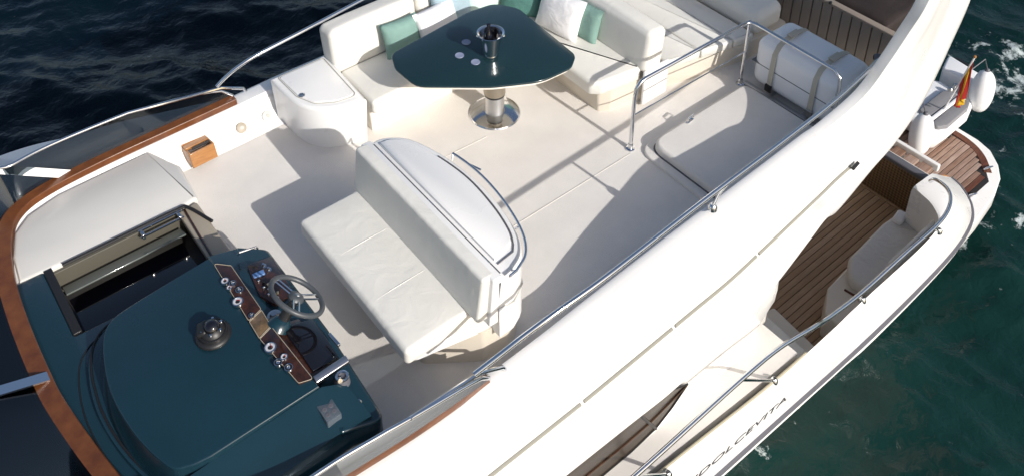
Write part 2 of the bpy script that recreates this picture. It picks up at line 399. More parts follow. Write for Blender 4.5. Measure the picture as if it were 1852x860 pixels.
# ---- port side of the flybridge, sweeping up into the arch
ZC = [(-2, .14), (1.6, .20), (2.2, .27), (2.6, .26), (3, .24), (3.74, .39), (4.5, .52), (5.4, .47)]
YI = [(-2, 3.6), (-.6, 3.2), (.6, 3.02), (1.2, 2.985), (1.6, 2.97), (2.2, 2.925), (2.6, 2.94), (3, 2.97), (3.74, 2.92), (4.5, 2.87), (5.4, 2.925)]
ZM = [(-2, -.3), (2.7, -.2), (4.2, -.12), (5.6, .06)]
YM = [(-2, 3.0), (0, 2.72), (1.2, 2.66), (2.75, 2.65), (4.1, 2.65), (5.6, 2.69)]
ZE = [(-2, -.6), (2, -.45), (4.0, -.38), (4.4, -.34), (5.2, -.12), (6, 0)]
YE = [(-2, 2.8), (0, 2.55), (2, 2.47), (3.4, 2.42), (4.3, 2.47), (5.2, 2.56), (6, 2.61)]
secs = []
def sec(ib, it, mo, ov, un):
    """inner base, inner top, moulding, overhang edge, underside"""
    ib, it, mo, ov, un = map(Vector, (ib, it, mo, ov, un))
    out = (mo-it); n = Vector((0, -1, 0))
    c1 = it+Vector((0, -.085, -.004))
    L = [ib, it+Vector((0, .015, -.06)), it+Vector((0, .006, -.02)), it, it+Vector((0, -.02, .006)), c1+Vector((0, .03, .006)), c1]
    for fy, fz in ((.10, .14), (.20, .30), (.25, .335), (.45, .37), (.52, .40), (.62, .50), (.78, .68), (.92, .88)):
        L.append(Vector((c1.x+(mo.x-c1.x)*(fy+fz)/2, c1.y+(mo.y-c1.y)*fy-.02*math.sin(math.pi*fz), c1.z+(mo.z-c1.z)*fz)))
    L += [mo, mo+Vector((0, -.003, -.02)), mo+Vector((0, -.008, -.04)), mo.lerp(ov, .45)+Vector((0, -.02, .015)), mo.lerp(ov, .8)+Vector((0, -.015, .012)), ov, ov+Vector((0, .01, -.03)), ov+Vector((0, .06, -.05)), un]
    return L
for X in (-2, -1, 0, .6, 1.2, 1.7, 2.2, 2.6, 3, 3.35, 3.74, 4.1, 4.5, 4.95, 5.2):
    it = Vector((X, interp(YI, X), interp(ZC, X))); mo = Vector((X+.05, interp(YM, X), interp(ZM, X))); ov = Vector((X, interp(YE, X), interp(ZE, X)))
    secs.append((Vector((X, it.y+.03, -.06)), it, mo, ov, Vector((X, 3.3, ov.z-.08))))
for fr, af, y2 in (((5.42, 2.92, .47), (5.45, 2.60, -.22), 3.1), ((5.76, 2.86, .65), (5.90, 2.63, -.10), 3.12), ((5.90, 2.80, .94), (6.25, 2.645, .0), 3.10),
                   ((6.0, 2.75, 1.22), (6.56, 2.65, .26), 3.05), ((6.05, 2.70, 1.47), (6.80, 2.66, .72), 3.0), ((6.2, 2.72, 1.75), (6.93, 2.66, 1.22), 3.0), ((6.55, 2.85, 2.1), (7.1, 2.78, 1.8), 3.1), ((6.8, 3.3, 2.38), (7.3, 3.3, 2.25), 3.4)):
    fr, af = Vector(fr), Vector(af)
    ib = Vector((fr.x+.05, fr.y+.03, -.06)) if fr.z < .7 else Vector((fr.x+.30, fr.y+.06, fr.z-.12))
    mo = Vector((fr.x+.05, 2.685, .045)) if fr.z < .5 else Vector((fr.x+.06, 2.685, .085)) if fr.z < .7 else fr.lerp(af, .80 if fr.z < 1 else .68)
    secs.append((ib, fr, mo, af, Vector((af.x-.15, af.y+.18, af.z+.06))))
K = 5
chan = [catmull([s[i] for s in secs], K) for i in range(5)]
rows = [sec(*[chan[i][j] for i in range(5)]) for j in range(len(chan[0]))]
obj('flybridge_side', loft(rows), GEL, yacht, ang=45)
mould = chan[2]
# moulding strip with short white joints
for a, b in ((-2, 2.70), (2.73, 3.55), (3.58, 4.45), (4.48, 5.62)):
    mx_ = [p for p in mould if p.x < 5.8]; pth = [Vector((x, interp([(p.x, p.y) for p in mx_], x)-.006, interp([(p.x, p.z) for p in mx_], x))) for x in np.linspace(a, b, 14)]
    if len(pth) > 1: obj('drip_moulding', tube(pth, .014, 8), MOULD, yacht)
pv = at(1547, 300, .08)
obj('arch_vent', rbox(pv, (.09, .03, .035), .008, rot=Euler((R(20), 0, R(8)))), BLACK, yacht)
# arch top (out of view) and starboard leg
top_rows = [[Vector((6.8, y, 2.38+.1*math.sin((y-3.3)/2.5*math.pi))), Vector((7.05, y, 2.42+.1*math.sin((y-3.3)/2.5*math.pi))), Vector((7.3, y, 2.25+.1*math.sin((y-3.3)/2.5*math.pi))), Vector((7.0, y, 2.2+.1*math.sin((y-3.3)/2.5*math.pi))), Vector((6.8, y, 2.38+.1*math.sin((y-3.3)/2.5*math.pi)))] for y in np.linspace(3.28, 5.84, 9)]
obj('arch_beam', loft(top_rows), GEL, yacht)
obj('starboard_arch_leg', loft([[Vector((q.x, 9.12-q.y, q.z)) for q in r] for r in rows[14*K:]]), GEL, yacht, ang=28)
# ---- front and starboard coaming
RIM = [(2.15, 2.915), (1.64, 2.92), (1.17, 2.95), (.8, 2.97), (.42, 3.12), (.22, 3.42), (.13, 3.8), (.06, 4.3), (.045, 4.6), (.05, 5.1), (.085, 5.55), (.17, 5.90), (.30, 6.10), (.55, 6.195), (.96, 6.235), (1.5, 6.25), (2.08, 6.265)]
rim = catmull([(x, y, .27) for x, y in RIM], 7)
def outn(i, P):
    t = P[min(i+1, len(P)-1)]-P[max(i-1, 0)]
    n = Vector((t.y, -t.x, 0)).normalized()
    return -n if n.dot(Vector((P[i].x-1.6, P[i].y-4.58, 0))) < 0 else n
path = [p for p in rim if p.x < 1.2 or p.y > 4.5]+[Vector((x, 6.27+.02*math.sin(x), .27+.03*(x-2)*.3)) for x in (2.5, 3, 3.6, 4.2, 5, 5.8, 6.6, 7.1)]
rws = []
for i, p in enumerate(path):
    n = outn(i, path); lw = interp([(-1, .8), (.1, .8), (.9, .42), (1.3, .32), (2.1, .03), (9, .0)], p.x)
    prof = [(-.11, -.33), (-.085, -.09), (-.075, -.045), (-.05, -.02), (.06, -.02), (.075+lw*.5, -.03), (.085+lw, -.05), (.13+lw, -.12), (.25+lw, -.32), (.42+lw, -.6), (.44+lw, -.68), (.2+lw, -.75)]
    rws.append([p+n*o+Vector((0, 0, z)) for o, z in prof])
obj('flybridge_coaming', loft(rws), GEL, yacht, ang=32)
# ---- flybridge floor
fl = [(1.42, 2.95), (5.6, 2.95), (7.0, 2.98), (8.2, 3.32), (8.2, 5.85), (7.0, 6.22), (2.0, 6.22), (1.42, 6.2)]
FLO = obj('flybridge_floor', prism(fl, -.22, 0.0), FLOOR, yacht, smooth=False)
obj('forward_underdeck', prism([(1.42, 3.02), (1.42, 6.16), (.55, 6.16), (.15, 5.6), (.12, 3.9), (.5, 3.12)], -.62, -.5), DARKIN, yacht, smooth=False)
for a, b in (((2.86, 3.93), (4.42, 3.93)), ((2.95, 4.86), (3.62, 4.83))):
    a, b = Vector((*a, .003)), Vector((*b, .003))
    obj('deck_seam', strip([a, b], .006, -.002, .0005), mat('seam_sealant', (.60, .57, .52), .7), FLO, smooth=False)
for px, py in ((432, 225), (475, 200)):
    c = at(px, py, .085); c = Vector((c.x, 6.125, .082))
    rt = Euler((R(52), 0, 0))
    s = obj('deck_socket', lathe(c, [(0, .012), (.03, .012), (.043, .006), (.045, -.01)], 20, rt), TAUPE if px < 450 else LEDGE, yacht)
    obj('socket_plug', lathe(c, [(0, .017), (.016, .017), (.018, .012)], 16, rt), GREYTRIM, s)
# starboard inner wall fairing between floor and coaming
obj('inner_wall', loft([[Vector((x, 6.02+.02*(x > 2), .003)), Vector((x, 6.10, .03)), Vector((x, 6.165, .10)), Vector((x, 6.185, .215))] for x in (1.3, 2, 2.6, 3.2, 4, 5, 6, 7)]), GEL, yacht)
# ---- starboard forward ledge
led = [(.15, 5.45), (.17, 5.7), (.24, 5.92), (.36, 6.04), (.6, 6.12), (1.30, 6.16), (1.43, 5.85), (1.40, 5.45), (1.25, 5.43), (.34, 5.43)]
obj('forward_ledge', prism(fillet(led, [0, .05, .05, .05, .05, .03, .03, .02, 0, 0]), -.3, lambda x, y: .262-.02*(x-.3), .03, 3), LEDGE, yacht, ang=50)
# ---- companionway well
wl = thing('companionway', 'open companionway with smoked black sliding hatch beside the teal console', 'companionway', (.85, 5.1, -.3))
obj('forward_wall', box(.30, .355, 4.80, 5.44, -.45, .262), BLACK, wl)
obj('starboard_wall', box(.34, 1.26, 5.405, 5.44, -.45, .225), mat('olive_liner', (.085, .078, .06), .5), wl)
obj('console_wall', box(.34, 1.26, 4.735, 4.785, -.45, .24), BLACK, wl)
obj('aft_frame', rbox((1.335, 5.09, .03), (.15, .66, .40), .02, rot=Euler((0, R(-10), 0))), TAUPE, wl)
obj('well_floor', box(.34, 1.3, 4.78, 5.42, -.47, -.44), DARKIN, wl)
obj('hatch_panel', rbox((.80, 5.07, .07), (.90, .60, .02), .008, rot=Euler((R(-4), 0, 0))), BLACKG, wl)
obj('hatch_panel', rbox((.79, 5.30, .135), (.84, .13, .014), .005, rot=Euler((R(-20), 0, 0))), GREYPAN, wl)
for y, z in ((5.375, .262), (5.335, .235)):
    obj('slide_rail', tube([(.93, y, z), (1.245, y, z)], .009, 8), CHROME, wl)
for x in (.95, 1.22):
    obj('rail_bracket', box(x-.012, x+.012, 5.32, 5.395, .215, .262), CHROME, wl)
obj('door_trim', tube(catmull([(.42, 5.405, .267), (.9, 5.405, .262), (1.22, 5.405, .258), (1.30, 5.385, .25), (1.385, 5.16, .24)], 6), .013, 8), BLACK, wl)
obj('frame_trim', tube([(1.275, 5.40, .232), (1.25, 4.80, .228)], .008, 8), BURL, wl)
# ---- teal forward deck
td = [(.12, 5.44), (.30, 5.44), (.30, 4.79), (1.28, 4.74), (1.40, 4.6), (1.45, 3.06), (1.1, 3.03), (.75, 3.08), (.45, 3.25), (.27, 3.5), (.19, 3.85), (.12, 4.3), (.10, 4.6), (.10, 5.1)]
obj('teal_dash_deck', prism(fillet(td, .02, 3), .10, .255, .008, 2), TEAL, yacht, ang=50)

# ================================================================== windscreen
ws = thing('windscreen', 'low smoked windscreen on varnished wood rim wrapped round the helm', 'windscreen', (1, 4.58, .25))
obj('wooden_rim', strip([p+Vector((0, 0, 0)) for p in rim], lambda p: interp([(.1, .125), (.5, .095), (1.2, .08)], p.x), -.03, .035), WOOD, ws, ang=30)
def ztop(p): return .50+.07*max(0, (1.4-p.x))/1.4
topp = []
for i, p in enumerate(rim):
    n = outn(i, rim); s = min(1, i/10, (len(rim)-1-i)/10); e = s**.45
    lean = .05+.60*max(0, min(1, (.40-p.x)/.4))
    topp.append(Vector((p.x, p.y, 0))+n*(.03+lean*e)+Vector((0, 0, .30+(ztop(p)-.27)*e)))
base = [p+outn(i, rim)*.035+Vector((0, 0, .03)) for i, p in enumerate(rim)]
cuts = [0, 30, 57, 84, len(rim)-1]
for a, b in zip(cuts[:-1], cuts[1:]):
    bm = bmesh.new(); A = base[a:b+1]; B = topp[a:b+1]
    th = []
    for i in range(a, b+1):
        n_ = (rim[min(i+1, len(rim)-1)]-rim[max(i-1, 0)]).cross(topp[i]-base[i]+Vector((0, 0, .02))).normalized()*.006
        th.append(n_ if n_.dot(outn(i, rim)) > 0 else -n_)
    loft([A, B, [q+t for q, t in zip(B, th)], [q+t for q, t in zip(A, th)], A], bm)
    obj('pane', bm, SMOKE, ws)
obj('top_rail', tube(topp, .013, 10), CHROME, ws)
def bar(p, q, wv, th, m):
    bm = bmesh.new(); n = (q-p).cross(wv).normalized()*th
    loft([[p-wv, q-wv], [p+wv, q+wv], [p+wv+n, q+wv+n], [p-wv+n, q-wv+n], [p-wv, q-wv]], bm)
    return obj('mullion', bm, m, ws)
hb_ = [i for i in range(len(rim)) if rim[i].y > 5.5]
ib_ = min(hb_, key=lambda i: abs(base[i].x-.72)); it_ = min(hb_, key=lambda i: abs(topp[i].x-.30))
bar(base[ib_]-outn(ib_, rim)*.018, topp[it_]-outn(it_, rim)*.02, Vector((.05, .012, 0)), .010, GEL)
bar(Vector((.09, 4.56, .31)), Vector((-.55, 4.53, .575)), Vector((0, .035, 0)), .012, CHROME)
for e in (0, -1):
    p = base[e]
    obj('end_bracket', tube([p+Vector((.12, 0, -.02)), p+Vector((.1, -.0, .02)), p+Vector((-.08, 0, .12)), topp[8 if e == 0 else -9]], .014, 8), CHROME, ws)

# ================================================================== helm console
con = thing('helm_console', 'glossy teal helm console with steering wheel, gauges and screen', 'helm console', (1.0, 3.8, .25))
# pod
lip = catmull([(.60, 4.70), (.42, 4.66), (.30, 4.50), (.235, 4.15), (.27, 3.75), (.40, 3.36), (.60, 3.20), (1.25, 3.14)], 6)+[Vector((1.28, 3.9)), Vector((1.2, 4.71))]
obj('pod_lip', prism([(p[0], p[1]) for p in lip], .25, .30, .012, 2), TEAL, con, ang=50)
pt = catmull([(.70, 4.575), (.50, 4.555), (.40, 4.42), (.33, 4.1), (.345, 3.75), (.42, 3.45), (.50, 3.375), (.62, 3.34)], 6)+[Vector((1.26, 3.30)), Vector((1.215, 3.9)), Vector((1.155, 4.56))]
ptop = [(p[0], p[1]) for p in pt]
ztp = lambda x, y: .465+.10*max(0, min(1, (x-.3)/.85))
obj('instrument_pod', prism(ptop, .29, ztp, .014, 3, taper=-.05), TEAL, con, ang=30)
groove = [Vector((p[0], p[1])) for p in pt[3:-4]]
gp = []
for i, p in enumerate(groove):
    gp.append(Vector((p.x, p.y, ztp(p.x, p.y)-.02)))
gv = [Vector((p[0], p[1], .296)) for p in lip[2:-10]]
obj('pod_groove', tube([q+Vector((.028, (.02 if q.y > 4.3 else -.0), .004)) for q in gv], .008, 6), BLACK, con)
ov = [Vector((q.x-.062, q.y, .256)) for q in gv]
obj('pod_groove', tube(ov, .005, 6), BLACK, con)
# port facet sloping down from pod
obj('port_facet', loft([[Vector((.46, 3.345, .45)), Vector((1.27, 3.295, .555)), Vector((1.40, 3.27, .50))], [Vector((.50, 3.20, .40)), Vector((1.25, 3.155, .505)), Vector((1.42, 3.15, .465))], [Vector((.56, 3.08, .365)), Vector((1.26, 3.05, .455)), Vector((1.43, 3.04, .445))], [Vector((.58, 3.06, .33)), Vector((1.27, 3.035, .405)), Vector((1.43, 3.03, .405))], [Vector((.62, 3.04, .1)), Vector((1.27, 3.03, .1)), Vector((1.43, 3.02, .1))]]), TEAL, con, ang=20)
# aft dash
dz = lambda x, y: .535-.09*max(0, (x-1.2)/.32)-.055*max(0, min(1, (3.30-y)/.22))
da = fillet([(1.15, 4.60), (1.17, 3.9), (1.24, 3.04), (1.50, 2.995), (1.525, 3.7), (1.52, 4.50), (1.36, 4.60)], [0, 0, .02, .07, 0, .07, .03], 5)
DASH = obj('dash', prism(da, .05, dz, .02, 3), TEAL, con, ang=45)
def plate(name, pxs, m, th=.012, r=.015, lift=0.0, parent=None, bev=.003):
    poly = [at2(x, y, .515) for x, y in pxs]
    return obj(name, prism(fillet(poly, r, 3), lambda x, y: dz(x, y)-.02, lambda x, y: dz(x, y)+th+lift, bev, 2), m, parent or con, ang=50)
def gplate(pxs, m, r):
    poly = [at2(x, y, .572) for x, y in pxs]
    g = obj('gauge_panel', prism(fillet(poly, r, 3), .42, .572, .003, 2), m, con, ang=50)
    obj('panel_trim', tube([Vector((q.x, q.y, .573)) for q in fillet(poly+[], r, 3)]+[Vector((*fillet(poly, r, 3)[0], .573))], .0022, 6), TAUPE, g)
gplate(((386, 476), (418, 480), (472, 558), (450, 580)), BURL, .012)
gplate(((451, 581), (473, 560), (490, 588), (469, 611)), BURLL, .004)
gplate(((470, 612), (491, 590), (566, 684), (540, 692)), BURL, .012)
plate('switch_panel', ((446, 478), (490, 452), (530, 520), (497, 548), (470, 535)), BURL, .012, .02)
plate('lower_panel', ((488, 596), (540, 570), (600, 655), (572, 692)), BURL, .012, .015)
G0 = dz(1.3, 0)+.035
gi = 0
for px, py, r in ((407, 508, .026), (421, 512, .022), (415, 520, .018), (433, 524, .024), (430, 545, .034), (455, 570, .018), (489, 628, .036), (503, 655, .024), (514, 645, .022), (522, 664, .025)):
    p = at(px, py, .578); p.z = .574
    g = obj('gauge', lathe(p, [(0, .004), (r*.8, .004), (r*.84, .010), (r, .010), (r*1.04, 0), (r*1.04, -.01)], 20), CHROME, con)
    obj('gauge_face', lathe(p+Vector((0, 0, .003)), [(0, .003), (r*.78, .003), (r*.8, 0)], 20), WHITE if gi % 2 == 0 else BLACK, g); gi += 1
    obj('gauge_hub', lathe(p+Vector((0, 0, .007)), [(0, .003), (r*.28, .002), (r*.42, 0)], 14), BLACK if gi % 2 else CHROME, g)
    obj('needle', rbox(p+Vector((r*.25, r*.2, .0085)), (r*.8, .003, .002), .0008, 1, 1, rot=Euler((0, 0, .7+gi))), RED if gi % 2 else WHITE, g)
for k in range(11):
    u, v = k % 4, k//4
    p = at(468+u*8+v*9, 505+u*2-v*3+v*15, .53); p.z = dz(p.x, p.y)+.02
    obj('switch', rbox(p, (.016, .011, .018), .003, 2, 1, rot=Euler((0, R(15 if k % 2 else -15), R(-4)))), (CHROME, BLACK, GOLD, CHROME, STEELB)[k % 5], con)
p = at(467, 491, .53); p.z = dz(p.x, p.y)+.018
obj('blue_display', rbox(p, (.075, .04, .014), .004, rot=Euler((0, 0, R(-8)))), BLUE, con)
for px, py in ((474, 468), (483, 474)):
    p = at(px, py, .55); p.z = dz(p.x, p.y)
    obj('key_switch', lathe(p, [(0, .035), (.008, .035), (.01, .015), (.02, .012), (.021, 0)], 12), CHROME, con)
obj('grab_bar', tube([at(430, 460, .53), at(433, 456, .56), at(463, 446, .56), at(466, 449, .53)], .007, 8), CHROME, con)
# screen
scp = [at(508, 592, .545), at(566, 562, .545), at(626, 645, .545), at(572, 690, .545)]
cs = sum(scp, Vector())/4
obj('chart_screen', prism(fillet([(p.x, p.y) for p in (at(512, 594, .53), at(565, 566, .53), at(612, 636, .53), at(566, 672, .53))], .01, 3), .44, lambda x, y: dz(x, y)+.03, .004, 2), BLACKG, con, ang=50)
e1, e2 = at(568, 688, .53), at(628, 648, .53)
obj('screen_bezel', rbox((e1+e2)/2+Vector((0, 0, -.005)), ((e2-e1).length, .045, .05), .008, rot=Euler((R(20), 0, math.atan2((e2-e1).y, (e2-e1).x)))), STEELB, con)
e1, e2 = at(597, 602, .53), at(612, 625, .53)
obj('screen_clip', rbox((e1+e2)/2, (.02, (e2-e1).length, .02), .004, rot=Euler((0, 0, R(4)))), CHROME, con)
# wheel
wc = at(537, 535, .70); wn = Vector((.62, -.05, .80)).normalized()
Q = wn.to_track_quat('Z', 'X')
def WV(x, y, z): return wc+Q @ Vector((x, y, z))
wr = .172
whl = obj('steering_wheel', tube([WV(wr*math.cos(a), wr*math.sin(a), .0) for a in [2*math.pi*k/48 for k in range(49)]], .0165, 12, cap=False), WHEELM, con)
obj('wheel_hub', lathe(wc, [(0, .012), (.03, .012), (.045, .004), (.052, -.012), (.045, -.03), (.02, -.034)], 24, Q.to_euler()), WHEELM, whl)
obj('hub_badge', lathe(wc, [(0, .016), (.014, .016), (.017, .012)], 16, Q.to_euler()), CHROME, whl)
for ang in (0, 120, 240):
    a = R(ang+62)
    for off in (-.018, .018):
        d = Vector((math.cos(a), math.sin(a), 0)); s = Vector((-math.sin(a), math.cos(a), 0))*off
        obj('spoke', tube([WV(*(d*.035+s+Vector((0, 0, -.005)))), WV(*(d*wr+s*1.1))], .006, 8), CHROME, whl)
obj('wheel_column', tube([wc-wn*.02, wc-wn*.24], [.028, .04], 14), BLACK, con)
obj('wheel_boss', lathe(wc-wn*.22, [(.03, .06), (.05, .05), (.07, .02), (.08, 0)], 20, Q.to_euler()), TEAL, con)
p = at(497, 573, .5); p.z = dz(p.x, p.y)
obj('trim_knob', lathe(p, [(0, .03), (.02, .03), (.024, .02), (.03, .01), (.045, .008), (.047, 0)], 20), STEELB, con)
# throttle
p = at(620, 690, .48); p.z = dz(p.x, p.y)
thr = obj('throttle', lathe(p, [(0, .05), (.03, .05), (.04, .03), (.045, 0)], 20), RUBBER, con)
obj('throttle_ring', tube([p+Vector((.032*math.cos(a), .032*math.sin(a), .055)) for a in [2*math.pi*k/24 for k in range(25)]], .009, 8, cap=False), CHROME, thr)
obj('throttle_lever', tube([p+Vector((0, 0, .04)), p+Vector((-.03, -.03, .09)), p+Vector((-.035, -.05, .10))], [.010, .009, .014], 10), CHROME, thr)
# loudspeaker in the port wing
q = [at(572, 734, .52), at(600, 720, .52), at(618, 747, .52), at(592, 764, .52)]
qb = obj('speaker_frame', prism(fillet([(v.x, v.y) for v in q], .008, 3), .38, .522, .003, 2), SPK, con)
qc = sum(q, Vector())/4
for u in (-.02, .02):
    for v in (-.02, .02):
        obj('speaker_cone', lathe((qc.x+u, qc.y+v, .5225), [(0, -.001), (.005, .002), (.013, .001), (.016, 0)], 16), RUBBER, qb)
p = at(648, 722, .46)
obj('push_button', lathe((p.x, p.y, dz(p.x, p.y)), [(0, .014), (.012, .014), (.018, .006), (.02, 0)], 14), CHROME, con)
# compass
p = at(386, 604, .54); p.z = ztp(p.x, p.y)
cmp_ = obj('compass', lathe(p, [(0, .085), (.025, .083), (.055, .07), (.078, .04), (.082, .018), (.095, .016), (.10, .0), (.10, -.01)], 32), BLACK, con)
obj('compass_bezel', lathe(p, [(.078, .045), (.086, .043), (.09, .02), (.102, .014), (.108, .004), (.108, -.004)], 32), BLACK, cmp_)
obj('compass_dome', lathe(p, [(0, .112), (.02, .109), (.038, .098), (.05, .078), (.053, .06)], 24), BLACKG, cmp_)
for k in range(6):
    obj('bezel_screw', lathe(p+Vector((.06*math.cos(k*1.05), .06*math.sin(k*1.05), .066)), [(0, .012), (.008, .010), (.010, 0)], 10), CHROME, cmp_)
obj('compass_hood', rbox(p+Vector((-.05, .03, .055)), (.07, .10, .04), .018, rot=Euler((0, R(-25), R(-25)))), BLACK, cmp_)

# ================================================================== helm bench with bar cabinet
hb = thing('helm_bench', 'cream helm bench seat whose backrest backs onto a white bar cabinet', 'bench', (2.3, 3.85, 0))
obj('plinth', prism(fillet([(2.0, 3.40), (2.32, 3.17), (2.5, 3.14), (2.62, 3.20), (2.70, 3.33), (2.76, 3.6), (2.77, 4.2), (2.62, 4.5), (2.0, 4.45)], .07, 5), .0, .285, 0), SHADETAN, hb)
obj('seat_shell', prism(fillet([(1.86, 3.28), (2.42, 3.16), (2.42, 4.56), (1.86, 4.54)], .06, 5), .26, .345, .02, 3, True), GEL, hb)
SC = obj('seat_cushion', rbox((2.055, 3.895, .41), (.53, 1.34, .135), .035, 4, 8, bulge=.012), VINYL, hb)
for y in (3.66, 4.11):
    obj('seat_seam', tube([(1.792, y, .43), (1.80, y, .453), (1.823, y, .473), (1.86, y, .4835), (1.95, y, .4885), (2.05, y, .4895), (2.2, y, .487), (2.28, y, .480)], .003, 6), VINYL, SC)
rb = Euler((0, R(8), 0))
obj('cushion_gap', tube([(2.295, 4.54, .482), (2.295, 3.2, .482)], .011, 6), DARKIN, hb)
obj('backrest_shell', rbox((2.365, 3.845, .62), (.075, 1.52, .40), .012, rot=Euler((0, R(5), 0))), GEL, hb)
obj('backrest_cushion', rbox((2.318, 3.855, .645), (.105, 1.475, .365), .024, 4, 6, rot=rb), VINYL, hb)
D = catmull([(2.40, 4.60), (2.52, 4.59), (2.66, 4.47), (2.75, 4.2), (2.79, 3.88), (2.77, 3.56), (2.71, 3.30), (2.62, 3.15), (2.50, 3.085)], 6)
D3 = catmull([(2.40, 4.60), (2.52, 4.59), (2.66, 4.47), (2.75, 4.2), (2.79, 3.88), (2.77, 3.56), (2.71, 3.30), (2.62, 3.15), (2.50, 3.085)], 3)
Dp = [(p.x, p.y) for p in D3]+[(2.39, 3.085)]
Dl = [Vector((2.39, 3.10, 0))]
cab = obj('bar_cabinet', prism(Dp, .27, .80, .03, 4), GEL, hb, ang=50)
def inset(poly, d):
    c = Vector((2.55, 3.85)); out = []; N = len(poly)
    ar = sum(poly[i-1][0]*poly[i][1]-poly[i][0]*poly[i-1][1] for i in range(N)); sg = 1 if ar > 0 else -1
    for i in range(N):
        a = Vector(poly[i-1]); b = Vector(poly[(i+1) % N]); t = (b-a).normalized()
        out.append(Vector(poly[i])-Vector((t.y, -t.x))*sg*d)
    return [(p.x, p.y) for p in out]
LD = catmull([(2.455, 4.535), (2.54, 4.52), (2.635, 4.41), (2.70, 4.17), (2.735, 3.88), (2.715, 3.58), (2.67, 3.36), (2.62, 3.255)], 6)
lidp = [(p.x, p.y) for p in LD[::2]]+[(2.455, 3.215)]
obj('bar_lid', prism(lidp, .79, .818, .008, 3), GEL, hb, ang=50)
ch = [Vector((p.x, p.y, .803))+Vector((p.x-2.3, p.y-3.85, 0)).normalized()*.014 for p in LD[18:]]+[Vector((2.59, 3.20, .803)), Vector((2.455, 3.185, .803))]
obj('lid_gasket', tube(ch, .006, 6), RUBBER, hb)
for x in (2.392, 2.425):
    obj('hinge_gap', tube([(x, 4.56, .803), (x, 3.12, .803)], .005, 6), RUBBER, hb)
for y in (4.45, 3.85, 3.25):
    obj('hinge', rbox((2.41, y, .806), (.03, .07, .010), .003), STEELB, hb)
gr = [Vector((p.x, p.y, .83))+Vector((p.x-2.45, p.y-3.85, 0)).normalized()*.028 for p in D[20:]]
gr = gr+[Vector((2.44, 3.05, .83))]
obj('grab_rail', tube(gr, .009, 10), CHROME, hb)
for g in (gr[0], gr[len(gr)//2], gr[-2]):
    d = Vector((2.5-g.x, 3.85-g.y, 0)).normalized()
    obj('rail_foot', tube([g, g+d*.03+Vector((0, 0, -.035))], .008, 8), CHROME, hb)
obj('lid_latch', rbox(at(858, 302, .82), (.015, .11, .012), .004, rot=Euler((0, 0, R(18)))), CHROME, hb)
obj('side_band', tube([(2.36, 3.098, .52), (2.5, 3.078, .53), (2.62, 3.145, .54), (2.70, 3.28, .545)], .006, 6), GREYTRIM, hb)
obj('side_hatch', rbox((2.405, 3.075, .47), (.055, .012, .16), .004), GEL, hb)

def piping(parent, x0, x1, y0, y1, z, r=.03):
    c = fillet([(x0, y0), (x1, y0), (x1, y1), (x0, y1)], r, 4); P = [Vector((q.x, q.y, z)) for q in c]
    return obj('piping', tube(P+[P[0]], .0045, 6, cap=False), VINYL, parent)
piping(SC, 1.797, 2.313, 3.232, 4.558, .452)
# ================================================================== storage locker
lk = thing('storage_locker', 'low white storage locker with round latch at the end of the sofa', 'locker', (2.65, 5.75, 0))
lo = catmull([(2.36, 6.13, 0), (2.362, 5.90, 0), (2.39, 5.70, 0), (2.48, 5.55, 0), (2.64, 5.455, 0), (2.85, 5.41, 0)], 3)+[Vector((2.885, 6.13, 0))]
lo = [(p.x, p.y) for p in lo]
obj('body', prism(lo, 0.0, .44, .03, 4, taper=.03), GEL, lk, ang=50)
li = [(2.42, 6.09), (2.43, 5.78), (2.50, 5.62), (2.64, 5.53), (2.80, 5.50), (2.83, 6.09)]
obj('lid', prism(fillet(li, [.03, .1, .1, .1, .05, .03], 6), .42, .452, .008, 3), GEL, lk, ang=50)
lg = [Vector((p.x, p.y, .443)) for p in fillet([(2.412, 6.10), (2.42, 5.78), (2.49, 5.61), (2.635, 5.52), (2.81, 5.49), (2.84, 6.10)], [.03, .1, .1, .1, .05, .03], 6)]
obj('lid_gap', tube(lg+[lg[0]], .004, 6), GREYTRIM, lk)
p = at(546, 172, .455)
obj('latch', lathe((p.x, p.y, .451), [(0, .006), (.012, .006), (.02, .008), (.026, .004), (.027, 0)], 20), STEELB, lk)

# teak box on the starboard side
tb = thing('teak_cup_box', 'small varnished teak box with finger slot on the starboard coaming', 'box', (1.66, 6.07, .03))
bc = Vector((1.655, 6.085, .095)); br = Euler((R(-14), 0, R(2)))
def bl(x, y, z): return bc+br.to_matrix() @ Vector((x, y, z))
obj('back_board', rbox(bl(0, .075, .03), (.21, .018, .16), .004, rot=br), WOODL, tb)
obj('front_board', rbox(bl(0, -.085, -.02), (.21, .018, .13), .004, rot=br), WOODL, tb)
obj('left_board', rbox(bl(-.098, -.005, -.01), (.016, .16, .12), .004, rot=br), WOODL, tb)
obj('right_board', rbox(bl(.098, -.005, -.01), (.016, .16, .12), .004, rot=br), WOODL, tb)
obj('top_board', rbox(bl(0, .035, .055), (.20, .085, .016), .004, rot=br), WOODL, tb)
obj('inner_tray', rbox(bl(0, -.045, .01), (.18, .065, .014), .003, rot=br), WOODL, tb)
obj('lip_board', rbox(bl(.02, -.035, .05), (.15, .012, .02), .003, rot=br), DARKIN, tb)

